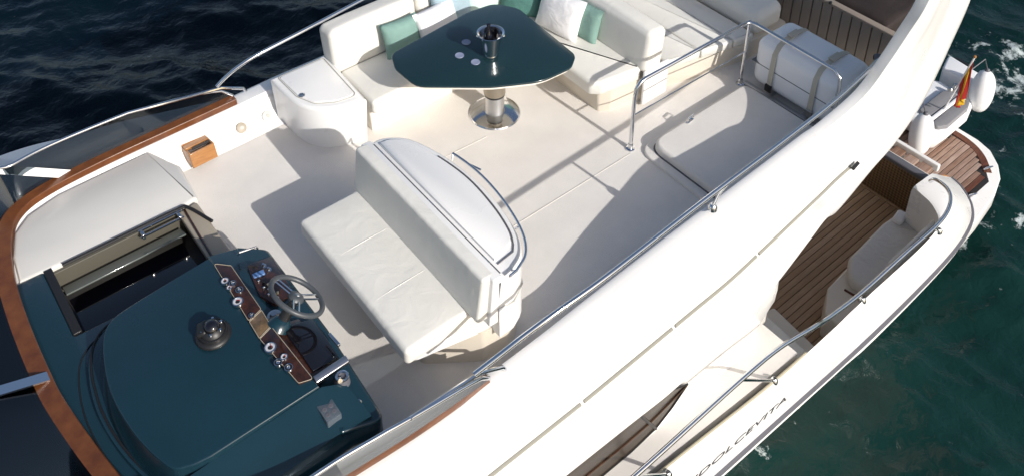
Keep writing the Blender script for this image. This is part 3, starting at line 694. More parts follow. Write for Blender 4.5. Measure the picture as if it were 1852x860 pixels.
# ================================================================== sofa
sf = thing('dinette_sofa', 'cream upholstered L-shaped sofa wrapped round the teal table', 'sofa', (4.2, 5.6, 0))
obj('starboard_base', prism(fillet([(2.90, 5.47), (4.7, 5.44), (5.1, 5.44), (5.1, 6.16), (2.90, 6.16)], .03, 3), 0, .25, .01, 2, taper=.02), GELC, sf)
obj('aft_base', prism(fillet([(4.55, 5.5), (4.55, 4.47), (4.64, 4.40), (5.14, 4.31), (5.20, 4.36), (5.20, 5.5)], .05, 4), 0, .26, .012, 2, taper=.015), SHADETAN, sf)
for x0, x1 in ((2.895, 3.62), (3.63, 4.42)):
    cu_ = obj('seat_cushion', rbox(((x0+x1)/2, 5.66, .31), (x1-x0, .54, .14), .035, 4, 4, bulge=.012), VINYL, sf)
    piping(cu_, x0+.006, x1-.006, 5.397, 5.92, .355)
obj('corner_cushion', rbox((4.72, 5.62, .31), (.59, .46, .14), .035, 4, 4, bulge=.012), VINYL, sf)
obj('seat_cushion', prism(fillet([(4.44, 5.385), (4.44, 4.47), (4.52, 4.40), (4.93, 4.335), (4.93, 5.385)], [.02, .06, .06, .03, .02], 5), .245, .39, .035, 4, True), VINYL, sf, ang=60)
for x0, x1 in ((2.86, 3.72), (3.73, 4.9)):
    obj('back_cushion', rbox(((x0+x1)/2, 6.055, .54), (x1-x0, .24, .42), .06, 4, 4, bulge=.015, rot=Euler((R(-7), 0, 0))), VINYL, sf)
obj('aft_back_cushion', rbox((5.03, 5.16, .54), (.22, 1.76, .42), .06, 4, 5, bulge=.015, rot=Euler((0, R(6), 0))), VINYL, sf)
obj('arm_panel', rbox((5.05, 4.285, .20), (.30, .03, .36), .012), GEL, sf)
# ================================================================== sunpad
sp = thing('sunpad', 'flat cream sunpad in three padded sections behind the sofa', 'sunpad', (5.7, 5.2, 0))
obj('base', prism(fillet([(5.22, 6.15), (5.22, 4.33), (5.5, 4.26), (6.12, 4.12), (6.65, 4.10), (6.65, 6.1)], .04, 3), 0, .22, .01, 2, taper=.02), SHADETAN, sp)
for (a0, a1), (b0, b1) in (((5.225, 5.58), (4.32, 4.235)), ((5.59, 5.93), (4.233, 4.155)), ((5.94, 6.16), (4.153, 4.11))):
    obj('cushion', prism(fillet([(a0, 6.12), (a0, b0), (a1, b1), (a1, 6.12)], .02, 3), .215, .31, .022, 3, True), VINYL, sp, ang=60)
obj('headrest', rbox((6.40, 5.12, .34), (.40, 2.0, .26), .09, 4, 5, bulge=.02), VINYL, sp)

# ================================================================== table
tb = thing('dinette_table', 'glossy dark teal table on a stainless pedestal with round base plate', 'table', (3.86, 5.02, 0))
TO = fillet([at2(x, y, .702) for x, y in ((706, 98), (714, 124), (752, 156), (890, 157), (980, 147), (1034, 122), (1042, 100), (938, 15), (893, 6), (846, 22))], [.12, .18, .22, .6, .4, .14, .12, .18, .16, .4], 8)
TO = [(p.x, p.y) for p in TO]
tc_ = sum((Vector(p) for p in TO), Vector((0, 0)))/len(TO)
TI = [tuple(tc_+(Vector(p)-tc_)*.97) for p in TO]
obj('underside', prism(TI, .660, .681, .004, 2), GELC, tb, ang=50)
obj('top', prism(TO, .682, .702, .007, 2, True), TEALD, tb, ang=50)
obj('pedestal', lathe((3.86, 5.02, 0), [(.0, .66), (.17, .66), (.17, .65), (.094, .64), (.094, .235), (.088, .23)], 40), mat('shade_brown_steel', (.34, .30, .24), .3, metal=.85), tb)  # steel browned to paint in the reflected underside and the shade there
obj('pedestal_ring', lathe((3.86, 5.02, 0), [(.088, .232), (.0885, .232), (.0885, .212), (.08, .21)], 40), BLACK, tb)
obj('pedestal_sleeve', lathe((3.86, 5.02, 0), [(.080, .214), (.082, .21), (.082, .045), (.09, .03)], 40), STEELB, tb)
obj('base_plate', lathe((3.86, 5.02, 0), [(0, .035), (.09, .035), (.18, .026), (.215, .014), (.222, 0.002)], 48), CHROME, tb)
TZ = .702
p = at(888, 100, TZ)
bk = thing('ice_bucket', 'flared stainless ice bucket holding a dark bottle on the table', 'ice bucket', (p.x, p.y, TZ))
obj('bucket', lathe((p.x, p.y, TZ), [(0, .004), (.045, .003), (.052, .006), (.050, .014), (.034, .022), (.034, .03), (.066, .04), (.078, .12), (.098, .215), (.112, .222), (.114, .226), (.108, .228), (.094, .22), (.074, .12), (.06, .05), (0, .048)], 36), CHROME, bk)
for s in (-1, 1):
    d = Vector((.8*s, -.6*s, 0)).normalized()
    obj('handle_knob', lathe(Vector((p.x, p.y, TZ+.195))+d*.10, [(0, -.016), (.011, -.012), (.016, 0), (.011, .012), (0, .016)], 14), CHROME, bk)
bt = obj('bottle', lathe((p.x-.012, p.y+.01, TZ+.05), [(0, 0), (.036, 0), (.038, .01), (.038, .13), (.03, .165), (.014, .19), (.013, .245), (.016, .247), (.016, .26), (0, .262)], 20), BLACKG)
tag(bt, 'dark brown bottle standing inside the steel ice bucket', 'bottle')
ice = obj('ice_water', lathe((p.x, p.y, TZ+.13), [(0, 0), (.072, 0), (.07, -.004)], 24), BURL, bk)
for k, (px, py) in enumerate(((843, 77), (831, 101), (860, 113))):
    q = at(px, py, TZ)
    c = obj('coaster', lathe((q.x, q.y, TZ), [(0, .005), (.028, .004), (.036, .006), (.038, .003), (.037, .0005)], 24), COAST)
    tag(c, ('round lilac coaster on the teal table, the one beside the bucket shadow', 'round lilac coaster on the teal table, the one closest to the sofa end locker', 'round lilac coaster on the teal table, the one closest to the pedestal edge')[k], 'coaster', 'lilac coasters on the table')

# ================================================================== pillows
def pillow(loc, size, rot, m, label, seed, th=.15):
    bm = bmesh.new(); n = 14; vt = {}
    for sgn in (1, -1):
        for i in range(n+1):
            for j in range(n+1):
                u, v = -1+2*i/n, -1+2*j/n; ed = i in (0, n) or j in (0, n)
                if ed and sgn < 0: vt[(sgn, i, j)] = vt[(1, i, j)]; continue
                prof = ((1-abs(u)**2.6)*(1-abs(v)**2.6))**.5
                pin = 1-.07*(1-u*u)*abs(v)**2-.0; pin2 = 1-.07*(1-v*v)*abs(u)**2
                z = sgn*(th/2*prof+.007*noise.noise(Vector((u*2.3+seed, v*2.3, sgn)))*(0 if ed else 1))
                vt[(sgn, i, j)] = bm.verts.new((u*size[0]/2*pin2, v*size[1]/2*pin, z))
    for sgn in (1, -1):
        for i in range(n):
            for j in range(n):
                f = [vt[(sgn, i, j)], vt[(sgn, i+1, j)], vt[(sgn, i+1, j+1)], vt[(sgn, i, j+1)]]
                bm.faces.new(f if sgn > 0 else f[::-1])
    o = obj('throw_pillow', bm, m, ang=80); o.location = loc; o.rotation_euler = rot
    return tag(o, label, 'pillow', 'throw pillows on the dinette sofa')
# starboard row: faces -Y, leaning back
pillow((3.47, 5.83, .53), (.36, .34), (R(70), 0, R(-4)), FABG, 'small sea green pillow next to a white one, on the sofa end by the locker', 1)
pillow((3.83, 5.79, .53), (.46, .36), (R(66), 0, R(6)), FABW, 'white pillow in front of the powder blue one on the starboard sofa', 2)
pillow((4.06, 5.90, .59), (.46, .44), (R(78), 0, R(2)), FABB, 'powder blue pillow behind the white pillow on the starboard sofa', 3)
pillow((4.42, 5.88, .58), (.50, .44), (R(76), 0, R(-4)), FABM, 'pale mint pillow behind the ice bucket in the sofa corner', 4)
pillow((4.66, 5.62, .56), (.42, .42), (R(74), 0, R(-50)), FABD, 'deep green pillow turned in the corner between mint and white pillows', 5)
pillow((4.75, 5.20, .555), (.50, .42), (R(70), 0, R(-82)), FABW, 'large white pillow against the aft backrest overlapping a green pillow', 6, .17)
pillow((4.87, 4.99, .53), (.34, .36), (R(76), 0, R(-88)), FABG, 'green pillow half hidden behind the white pillow on the aft backrest', 7, .12)

# ================================================================== guard rail round the stair hatch
gd = thing('hatch_guard_rail', 'stainless guard rail with posts and thin middle bar round the stair hatch', 'guard rail', (5.2, 3.96, 0))
RZ = .69
tp = fillet([(4.455, 3.965), (5.825, 3.945), (5.82, 3.02)], [0, .09, 0], 6)
top = [Vector((4.455, 3.97, .0)), Vector((4.455, 3.97, .55)), Vector((4.465, 3.968, .63)), Vector((4.51, 3.966, .675)), Vector((4.56, 3.965, RZ))]+[Vector((q.x, q.y, RZ)) for q in tp if q.x > 4.6 and q.y > 3.1]+[Vector((5.82, 3.09, RZ-.005)), Vector((5.82, 3.03, RZ-.05)), Vector((5.82, 3.02, RZ-.12)), Vector((5.82, 3.02, 0))]
obj('top_rail', tube(top, .0165, 12), CHROME, gd)
obj('post', tube([(5.815, 3.945, 0), (5.818, 3.945, RZ)], .0145, 10), CHROME, gd)
obj('middle_bar', tube([(4.455, 3.968, .36), (5.815, 3.947, .36)], .006, 8), CHROME, gd)
for x, y in ((4.455, 3.97), (5.815, 3.945)):
    obj('post_foot', lathe((x, y, 0), [(.018, .06), (.021, .055), (.021, .012), (.038, .010), (.04, 0)], 18), CHROME, gd)
# hatch lid
ht = thing('stair_hatch', 'raised white stair hatch lid set in the deck beside the guard rail', 'hatch', (5.2, 3.5, 0))
hp = fillet([(4.56, 3.86), (5.76, 3.86), (5.76, 3.0), (4.56, 3.0)], [.14, .10, .05, .14], 8)
obj('hatch_frame', prism(inset([(p.x, p.y) for p in fillet([(4.48, 3.915), (5.79, 3.915), (5.79, 2.985), (4.48, 2.985)], [.16, .1, .05, .16], 8)], 0), .0, .028, .012, 3), FLOOR, ht, ang=50)
obj('hatch_gap', prism([(p.x+(p.x-5.16)*.022, p.y+(p.y-3.45)*.022) for p in hp], .0, .032), RUBBER, ht, smooth=False)
obj('hatch_lid', prism([(p.x, p.y) for p in hp], .028, .105, .035, 5), FLOOR, ht, ang=50)
q = at(1247, 222, .09)
obj('latch_base', rbox((q.x, q.y, .11), (.09, .03, .016), .006, rot=Euler((0, 0, R(6)))), CHROME, ht)
obj('latch_lever', tube([(q.x-.03, q.y, .115), (q.x-.02, q.y, .145), (q.x+.05, q.y+.005, .148), (q.x+.055, q.y+.005, .12)], .007, 8), CHROME, ht)
# ================================================================== life raft
lr = thing('life_raft', 'white life raft canister strapped in a cradle behind the guard rail', 'life raft', (6.12, 3.48, 0))
obj('canister', rbox((6.11, 3.46, .285), (.47, .88, .49), .095, 6, 4, bulge=.02), RAFT, lr)
obj('canister_seam', rbox((6.11, 3.46, .275), (.476, .886, .008), .003, 2, 1), RUBBER, lr)
for y in (3.68, 3.26):
    pth = [(5.862, y, .05), (5.866, y, .32), (5.872, y, .45), (5.92, y, .528), (6.0, y, .556), (6.11, y, .562), (6.22, y, .556), (6.30, y, .528), (6.35, y, .45), (6.356, y, .05)]
    bm = bmesh.new()
    P = [Vector(q) for q in pth]
    rows_ = []
    for i, q in enumerate(P):
        t = (P[min(i+1, len(P)-1)]-P[max(i-1, 0)]).normalized(); n = Vector((0, 1, 0)).cross(t); n = -n if n.dot(q-Vector((6.11, y, .25))) < 0 else n
        rows_.append([q-Vector((0, .024, 0)), q-Vector((0, .024, 0))+n*.006, q+Vector((0, .024, 0))+n*.006, q+Vector((0, .024, 0)), q-Vector((0, .024, 0))])
    loft(rows_, bm)
    stp = obj('strap', bm, STRAP, lr)
    obj('buckle', rbox((5.853, y, .10), (.02, .065, .07), .004), BLACK if y > 3.5 else STEELB, stp)
    obj('strap_ring', rbox((6.11, y, .575), (.13, .062, .012), .004), STRAP, stp)
obj('cradle_rail', box(5.83, 5.87, 3.02, 3.92, .0, .035), STEELB, lr)
obj('cradle_rail', box(6.34, 6.38, 3.02, 3.92, .0, .035), STEELB, lr)
for y in (3.3, 3.68):
    obj('cradle_bar', box(5.85, 6.36, y-.03, y+.03, .002, .04), STEELB, lr)
for k in range(5):
    obj('moulded_rib', rbox((5.95+k*.08, 3.895, .19), (.022, .012, .15), .005), RAFT, lr)
# ================================================================== board screen aft
bs = thing('board_screen', 'taupe panel of upright boards with top rail behind the life raft', 'panel', (6.9, 3.7, 0))
y = 2.98
k = 0
while y < 4.42:
    obj('board', box(6.885+.004*(k % 2), 6.91, y+.004, y+.098, .004, .455, .004), TAMB, bs); y += .104; k += 1
obj('backing', box(6.905, 6.935, 2.97, 4.45, .0, .45), DARKIN, bs)
obj('top_rail', box(6.868, 6.94, 2.96, 4.46, .457, .487, .008), TAMB, bs)
obj('rail_stud', lathe((6.87, 3.83, .48), [(0, .02), (.014, .02), (.016, 0)], 12), BLACK, bs)
cv = obj('canvas_cover', rbox((7.56, 4.45, .24), (1.16, 2.3, .46), .08, 4, 14, bulge=.03, wr=.03), CANVAS)
tag(cv, 'dark brown canvas cover over gear stowed behind the upright boards', 'cover')

# ================================================================== flybridge rails
pr = thing('port_handrail', 'long stainless handrail along the flybridge side, ending at the arch', 'handrail', (3.9, 2.75, .5))
pth = catmull([at(858, 676, .56), at(905, 640, .64), at(950, 605, .72), at(1005, 565, .79), at(1100, 497, .83), at(1270, 365, .83), at(1390, 275, .83), at(1500, 190, .83), at(1560, 137, .84), at(1592, 105, .865)], 8)
obj('rail_tube', tube(pth, .0165, 12), CHROME, pr)
obj('rail_end', lathe(at(1592, 105, .86), [(0, .05), (.02, .045), (.03, .02), (.032, -.03), (.02, -.05)], 16, Euler((R(90), 0, R(40)))), RUBBER, pr)
a, b = at(1246, 383, .83), at(1288, 372, .52)
a = min(pth, key=lambda q: (q-Vector((b.x+.0, q.y, q.z))).length)
obj('stanchion', tube([a, a.lerp(b, .5)+Vector((0, .01, 0)), b+Vector((0, 0, -.03))], .012, 10), CHROME, pr)
obj('stanchion_foot', lathe(b+Vector((0, -.005, -.01)), [(.014, .03), (.02, .026), (.032, .01), (.034, -.02)], 16), CHROME, pr)
sr = thing('starboard_handrail', 'slim stainless handrail rising from the windscreen behind the sofa, over the sea', 'handrail', (3, 6.3, .5))
pth2 = catmull([at(392, 157, .55), at(405, 143, .60), at(430, 122, .68), at(470, 97, .74), at(560, 50, .78), at(655, 0, .78), (4.2, 6.3, .78), (5.6, 6.3, .80), (6.2, 6.25, .9)], 8)
obj('rail_tube', tube(pth2, .0155, 12), CHROME, sr)
for x in (3.9, 5.4):
    q = min(pth2, key=lambda v: abs(v.x-x)); obj('stanchion', tube([q, Vector((q.x, 6.29, .28))], .012, 10), CHROME, sr)

# ================================================================== hull, side deck, cockpit
st = [  # inner top (x,y), rub rail (x,y)
    ((-2, 2.62), (-2, 2.5)), ((-.5, 2.48), (-.5, 2.36)), ((1.5, 2.37), (1.5, 2.27)), ((3.16, 2.315), (3.25, 2.215)), ((4.36, 2.255), (4.45, 2.19)), ((5.52, 2.26), (5.7, 2.172)), ((6.45, 2.268), (6.85, 2.20)),
    ((6.78, 2.32), (7.41, 2.27)), ((6.93, 2.46), (7.69, 2.39)), ((6.985, 2.62), (7.85, 2.58)), ((7.0, 2.70), (7.90, 2.72))]
ch = [catmull([(*a, -1.05) for a, b in st], 6), catmull([(*b, -1.52) for a, b in st], 6)]
rw = []
for j in range(len(ch[0])):
    ti, ru = ch[0][j], ch[1][j]
    d = (ru-ti); tg = ch[1][min(j+1, len(ch[1])-1)]-ch[1][max(j-1, 0)]; dh = Vector((tg.y, -tg.x, 0)).normalized()
    cock = ti.x > 4.9
    s = max(0, min(1, (d.length-.5)/.5))
    sh = ti.lerp(ru, .25+.15*s)+Vector((0, 0, .085+.05*s)) if s > 0 else Vector((ti.x, ru.y+.03, -1.10))
    inb = Vector((ti.x+(.15 if ti.x > 6.7 else 0), ti.y+.05, -2.02 if cock else -1.16))
    rw.append([inb, ti+Vector((0, .01, -.05)), ti, ti.lerp(sh, .12)+Vector((0, 0, .012)), ti.lerp(sh, .8)+Vector((0, 0, .010)), sh, sh.lerp(ru, .12)+dh*.012, sh.lerp(ru, .5)+dh*.018, ru+Vector((0, 0, .02)), ru+dh*.0, ru+dh*-.01+Vector((0, 0, -.05)), ru-dh*.17+Vector((0, 0, -.5)), ru-dh*.42+Vector((0, 0, -1.0)), ru-dh*.75+Vector((0, 0, -1.8))])
hbm = loft(rw); hbm.verts.ensure_lookup_table(); hbm.faces.new(hbm.verts[-len(rw[0]):])
obj('hull', hbm, GEL, yacht, ang=35)
ct = Vector((0, 0, 0))
obj('rub_rail', tube([r[9]+Vector((0, 0, .005)) for r in rw], .026, 8), RUBBER, yacht)
obj('rub_strip', tube([r[10]+(r[9]-r[8])*.2+Vector((r[9].x-r[5].x, r[9].y-r[5].y, 0)).normalized()*.028+Vector((0, 0, -.012)) for r in rw], .016, 8), GEL, yacht)
obj('bulwark_trim', tube([r[2]+Vector((0, .004, .0)) for r in rw if r[2].x < 4.95], .012, 8), GOLD, yacht)
# starboard hull mirror
obj('starboard_hull', loft([[Vector((q.x, 9.12-q.y, q.z)) for q in r] for r in rw]), GEL, yacht, ang=35)
obj('transom_starboard', box(7.0, 7.9, 4.2, 6.3, -3.3, -1.1, .05), GEL, yacht)
obj('transom_base', box(7.72, 7.95, 2.7, 4.25, -3.3, -2.0, .03), GEL, yacht)
obj('side_deck', prism([(-2, 2.60), (4.72, 2.30), (4.72, 3.2), (-2, 3.4)], -1.2, -1.068), FLOOR, yacht, smooth=False)
# house side with window
hw = [(-2, .0), (0, 0), (1.5, 0), (2.5, 0), (3.2, 0), (3.7, 0), (4.1, 0), (4.25, 0), (4.38, .012), (4.48, .045), (4.56, .11), (4.60, .22), (4.60, .6)]
hl = []
for x, dy in hw:
    off = interp([(-2, .35), (0, .12), (1.5, .03), (3, 0)], x)
    hl.append([Vector((x+max(0, (x-4.0)/.6)*.27*math.sin(math.pi*max(0, min(1, (-.30-z)/.82)))**.8, y+dy+off, z)) for y, z in ((2.80, -.22), (2.72, -.33), (2.485, -.40), (2.49, -.5), (2.525, -.70), (2.56, -.90), (2.575, -1.02), (2.55, -1.075), (2.50, -1.105))])
obj('house_side', loft(hl), GEL, yacht, ang=35)
def wy(z, x): return interp([(-1.105, 2.50), (-1.075, 2.55), (-1.02, 2.575), (-.9, 2.56), (-.7, 2.525), (-.5, 2.49), (-.4, 2.485)], z)+interp([(-2, .35), (0, .12), (1.5, .03), (3, 0)], x)
def onwall(px, py):
    return min((at(px, py, -.45-.005*k) for k in range(120)), key=lambda p: abs(p.y-wy(p.z, p.x)))
ups = [onwall(*q) for q in ((1240, 690), (1195, 706), (1140, 733), (1080, 772), (1000, 832), (930, 890))]
dns = [onwall(*q) for q in ((1240, 690), (1212, 732), (1182, 770), (1140, 815), (1085, 868), (1020, 925))]
ups += [Vector((1.5, 0, -.53)), Vector((.4, 0, -.53)), Vector((-.8, 0, -.58))]
dns += [Vector((1.6, 0, -1.03)), Vector((.5, 0, -1.03)), Vector((-.8, 0, -1.0))]
gl = []
for u, d in zip(ups, dns):
    gl.append([])
    for k in range(7):
        q = u.lerp(d, k/6); gl[-1].append(Vector((q.x, wy(q.z, q.x)-.016, q.z)))
wn_ = obj('side_window', loft(gl), WINGL, yacht)
for col_ in (0, 6):
    obj('window_frame', tube([r[col_]+Vector((0, -.003, 0)) for r in gl], .007, 6), BLACK, wn_)
obj('window_mullion', tube([q+Vector((0, -.006, 0)) for q in gl[2]], .011, 6), BLACK, wn_)
obj('window_ledge', tube([r[4]+Vector((0, -.004, 0)) for r in gl], .008, 6), BURL, wn_)
obj('saloon_bulkhead', box(4.88, 4.95, 2.75, 6.35, -2.02, -.2, .01), GELC, yacht)
# fwd cockpit steps
obj('cockpit_step', prism(fillet([(5.04, 2.40), (5.34, 2.40), (5.40, 2.95), (5.04, 3.0)], .03, 3), -2.0, -1.70, .02, 3), GELC, yacht)
obj('cockpit_step', prism(fillet([(4.70, 2.40), (5.06, 2.40), (5.08, 2.9), (4.70, 2.9)], .03, 3), -2.0, -1.43, .02, 3), GEL, yacht)
# cockpit sole with planks
SOLE = obj('cockpit_sole', prism([(4.9, 2.44), (7.75, 2.55), (7.75, 6.6), (4.9, 6.66)], -2.10, -2.012), CAULK, yacht, smooth=False)
pm = bpy.data.meshes.new('plank')
b = box(4.96, 7.60, -.0275, .0275, -2.02, -2.0, .003); b.to_mesh(pm); b.free(); finish(pm, True, 40)
meshes = []
for m in TEAK:
    q = pm.copy(); q.materials.append(m); meshes.append(q)
y = 2.58; k = 0
while y < 6.4:
    o = bpy.data.objects.new('plank', meshes[(k*7+k//3) % 3]); COL.objects.link(o); o.parent = SOLE; o.location = (random.uniform(-.0, .0), y, random.uniform(-.001, .001)); y += .061; k += 1
obj('king_plank', box(7.605, 7.70, 2.5, 6.4, -2.018, -1.999, .003), TEAK[1], SOLE)
# transom door
dr = thing('transom_door', 'woven brown transom door with steel top rail at the aft end of the cockpit', 'door', (7.66, 3.2, -2.0))
obj('woven_panel', box(7.63, 7.68, 2.86, 4.18, -1.995, -1.50, .004), WEAVE, dr)
obj('top_rail', box(7.61, 7.70, 2.80, 4.2, -1.497, -1.44, .015), RUBBER, dr)
obj('latch', rbox((7.55, 2.80, -1.40), (.10, .03, .05), .006, rot=Euler((0, 0, R(30)))), CHROME, dr)
pb = thing('passerelle_ramp', 'cream folded gangway panel standing just behind the transom door', 'gangway', (7.98, 3.3, -2.0))
obj('side_frame', box(7.93, 7.97, 2.95, 4.1, -1.75, -1.68, .01), GELC, pb)
obj('side_frame', box(8.13, 8.18, 2.95, 4.1, -1.75, -1.66, .012), GEL, pb)
for k in range(7):
    obj('tread', box(7.972, 8.128, 3.0+k*.155, 3.12+k*.155, -1.735, -1.712, .003), TEAKW[k % 3], pb)
obj('support_post', box(7.93, 8.1, 3.3, 3.4, -2.48, -1.74, .01), GELC, pb)
# cockpit bench
cb = thing('cockpit_bench', 'cockpit bench on the port side with pale grey wrinkled cushion', 'bench', (6.5, 2.6, -2.0))
obj('bench_base', prism(fillet([(5.68, 2.40), (5.70, 2.62), (5.95, 2.77), (7.15, 2.86), (7.30, 2.78), (7.2, 2.46)], .05, 4), -2.0, -1.70, .02, 3), GELC, cb)
obj('bench_cushion', prism(fillet([(6.13, 2.34), (6.08, 2.66), (6.28, 2.80), (6.9, 2.84), (7.20, 2.82), (7.22, 2.36)], [.03, .12, .1, .05, .12, .05], 6), -1.70, -1.555, .05, 5, True), VINYLG, cb, ang=60)
obj('bench_back', prism(fillet([(6.14, 2.32), (6.14, 2.40), (7.0, 2.42), (7.05, 2.34)], .03, 3), -1.6, -1.15, .03, 3), VINYLG, cb, ang=60)
obj('cushion_strap', tube(catmull([(6.10, 2.34, -1.68), (6.06, 2.55, -1.69), (6.05, 2.66, -1.70)], 5), .012, 6), TEAKR, cb)
rl = at(1668, 380, -1.5)
obj('bolster', rbox((7.05, 2.76, -1.53), (.16, .10, .07), .03, rot=Euler((0, 0, R(10)))), FABW, cb)

# port deck handrail
ph = thing('deck_handrail', 'bent stainless handrail along the port bulwark beside the teak cockpit', 'handrail', (5.0, 2.25, -1.05))
pts = [at(1080, 920, -.55), at(1190, 822, -.55), at(1340, 686, -.55), at(1410, 628, -.6), at(1470, 592, -.7), at(1500, 573, -.8), at(1560, 527, -.88), at(1640, 455, -.88), at(1690, 411, -.88), at(1712, 384, -.88), at(1719, 360, -.88), at(1712, 340, -.88), at(1692, 325, -.90), at(1682, 328, -.98)]
hp_ = catmull(pts, 8)
obj('rail_tube', tube(hp_, .0175, 12), CHROME, ph)
for (px, py, z, bx, by) in ((1335, 690, -.55, 1400, 687), (1150, 858, -.55, 1208, 856), (1552, 534, -.88, 1560, 541), (1688, 413, -.88, 1698, 417)):
    a = at(px, py, z); a = min(hp_, key=lambda q: (q-a).length); b = at(bx, by, -1.05)
    obj('stanchion', tube([a, b], .012, 10), CHROME, ph)
    obj('stanchion_foot', lathe(b, [(.012, .03), (.018, .026), (.03, .008), (.032, -.02)], 14), CHROME, ph)

# lettering
cu = bpy.data.curves.new('lettering', 'FONT'); cu.body = 'SEIDOLCEVITA'; cu.size = .125; cu.extrude = .001; cu.space_character = 1.0; cu.shear = .25
to = bpy.data.objects.new('tmp', cu); COL.objects.link(to); bpy.context.view_layer.update()
tm = bpy.data.meshes.new_from_object(to.evaluated_get(bpy.context.evaluated_depsgraph_get()))
bpy.data.objects.remove(to)
xs = [v.co.x for v in tm.vertices]; wtot = max(xs)-min(xs)
xe = at(1416, 714, -1.28).x; x0 = xe-1.22
for v in tm.vertices:
    u = (v.co.x-min(xs))/wtot; X = x0+u*(xe-x0)
    k = min(range(len(rw)-1), key=lambda j: abs(rw[j][7].x-X)); k = max(1, min(len(rw)-2, k))
    a, b = (k, k+1) if rw[k][7].x <= X else (k-1, k)
    f = (X-rw[a][7].x)/(rw[b][7].x-rw[a][7].x)
    pa = rw[a][7].lerp(rw[b][7], f); pc = rw[a][6].lerp(rw[b][6], f)
    g = (v.co.y+.03)/.30
    pp = pa.lerp(pc, g)
    v.co = Vector((X, pp.y-.003-v.co.z, pp.z))
tm.materials.append(GDARK)
lt = bpy.data.objects.new('lettering', tm); COL.objects.link(lt); lt.parent = yacht; lt.location = -yacht.location; lt['label'] = 'grey slanted name lettering on the bulwark'

# ================================================================== swim platform
PZ = -2.5
pl = [at2(x, y, PZ) for x, y in ((1735, 232), (1770, 253), (1792, 272), (1806, 298), (1810, 322), (1800, 352), (1770, 395))]
pa_, pb_ = at2(1695, 482, PZ), at2(1737, 434, PZ)
plat = [(7.15, pa_[1]+.16), pa_, pb_]+[p for p in pl[::-1]]
ymax = pl[0][1]
plat += [(pl[0][0]+.02, 4.56), (pl[0][0]+.0, 9.12-ymax)]+[(x, 9.12-yy) for x, yy in pl]+[(pb_[0], 9.12-pb_[1]), (pa_[0], 9.12-pa_[1]), (7.15, 8.96-pa_[1])]
PL = obj('swim_platform', prism(plat, PZ-.18, PZ, .02, 3), GEL, yacht, ang=50)
def platx(y):
    best = 9.0
    for (x1, y1), (x2, y2) in zip(plat[:-1], plat[1:]):
        if x1 > 7.96 and min(y1, y2) <= y <= max(y1, y2) and abs(y2-y1) > 1e-6:
            best = x1+(x2-x1)*(y-y1)/(y2-y1)
    return best
pad = [(8.0, 2.83)]
yy = 2.86; k = 0
obj('caulk_bed', prism([(8.0, 2.80), (platx(2.86)-.34, 2.80), (platx(3.0)-.22, 3.0), (platx(3.3)-.14, 3.3), (platx(3.6)-.13, 3.6), (platx(3.6)-.13, 5.5), (platx(6.12)-.22, 6.12), (8.0, 6.3)], PZ-.01, PZ+.004), CAULK, PL, smooth=False)
while yy < 6.2:
    xe_ = platx(min(max(yy, 2.9), 6.2))-(.36 if yy < 2.95 or yy > 6.15 else .27 if yy < 3.1 or yy > 6.0 else .20)
    o = obj('plank', box(8.02, xe_, yy, yy+.054, PZ+.0, PZ+.011, .002), (TEAKR if k == 0 else TEAKW[(k*5+k//4) % 3]), PL); yy += .062; k += 1
mg = catmull([(platx(2.95)-.30, 2.88, PZ+.006), (platx(3.1)-.20, 3.08, PZ+.006), (platx(3.3)-.145, 3.3, PZ+.006), (platx(3.6)-.13, 3.62, PZ+.006), (platx(4.5)-.14, 4.5, PZ+.006)], 6)
obj('margin_plank', strip(mg, .09, -.002, .008), TEAKR, PL)
def cleat(px, py, par):
    c = at(px, py, PZ)
    o = obj('cleat', tube([c+Vector((-.07, .02, .035)), c+Vector((-.03, .01, .04)), c+Vector((.03, -.01, .04)), c+Vector((.07, -.02, .035))], [.006, .012, .012, .006], 8), CHROME, par)
    for s in (-.025, .025): obj('cleat_leg', tube([c+Vector((s, 0, 0)), c+Vector((s, 0, .04))], .008, 8), CHROME, o)
cleat(1757, 357, PL); cleat(1786, 308, PL)
sh_ = obj('shower_hose', tube(catmull([at(1690, 322, -1.8), at(1708, 318, -1.85), at(1722, 328, -1.95), at(1730, 345, -2.2), at(1728, 352, -2.45)], 6), .012, 8), WOODL)
tag(sh_, 'curved tan hose hanging over the stern beside the transom door', 'hose')
# ================================================================== tender
tz = -2.12
tn = thing('tender', 'small white tender with grey foam seat pads resting on the swim platform', 'tender', (*at2(1700, 200, PZ), PZ))
def T(px, py, z=tz): return at2(px, py, z)
ho = fillet([T(1655, 212), T(1684, 243), T(1712, 240), T(1752, 206), T(1763, 180), T(1742, 165), T(1705, 140), T(1650, 130), T(1600, 180)], [.05, .1, .1, .12, .1, .05, .1, .1, .1], 5)
obj('tender_hull', prism([(p.x, p.y) for p in ho], PZ+.06, tz-.04, .07, 4, taper=.10), FEND, tn, ang=50)
for q in (((1686, 222), (1738, 180), (1755, 183), (1751, 196), (1714, 228), (1694, 231)), ((1660, 200), (1706, 164), (1735, 172), (1683, 211))):
    obj('seat_pad', prism(fillet([T(x, y) for x, y in q], .05, 4), tz-.06, tz+.012, .012, 3), GPAD, tn, ang=50)
a, b = Vector((*T(1684, 217), tz)), Vector((*T(1740, 174), tz))
obj('pad_divider', rbox((a+b)/2, ((b-a).length, .045, .05), .012, rot=Euler((0, 0, math.atan2((b-a).y, (b-a).x)))), FEND, tn)
fq = [T(1716, 98, tz+.08), T(1772, 132, tz+.08), T(1762, 152, tz+.08), T(1705, 122, tz+.08)]
fr_ = obj('stern_board', prism(fillet(fq, .05, 4), tz-.30, tz+.08, .03, 3), FEND, tn, ang=50)
a, b = Vector((*T(1729, 104, tz+.085), tz+.082)), Vector((*T(1752, 118, tz+.085), tz+.082))
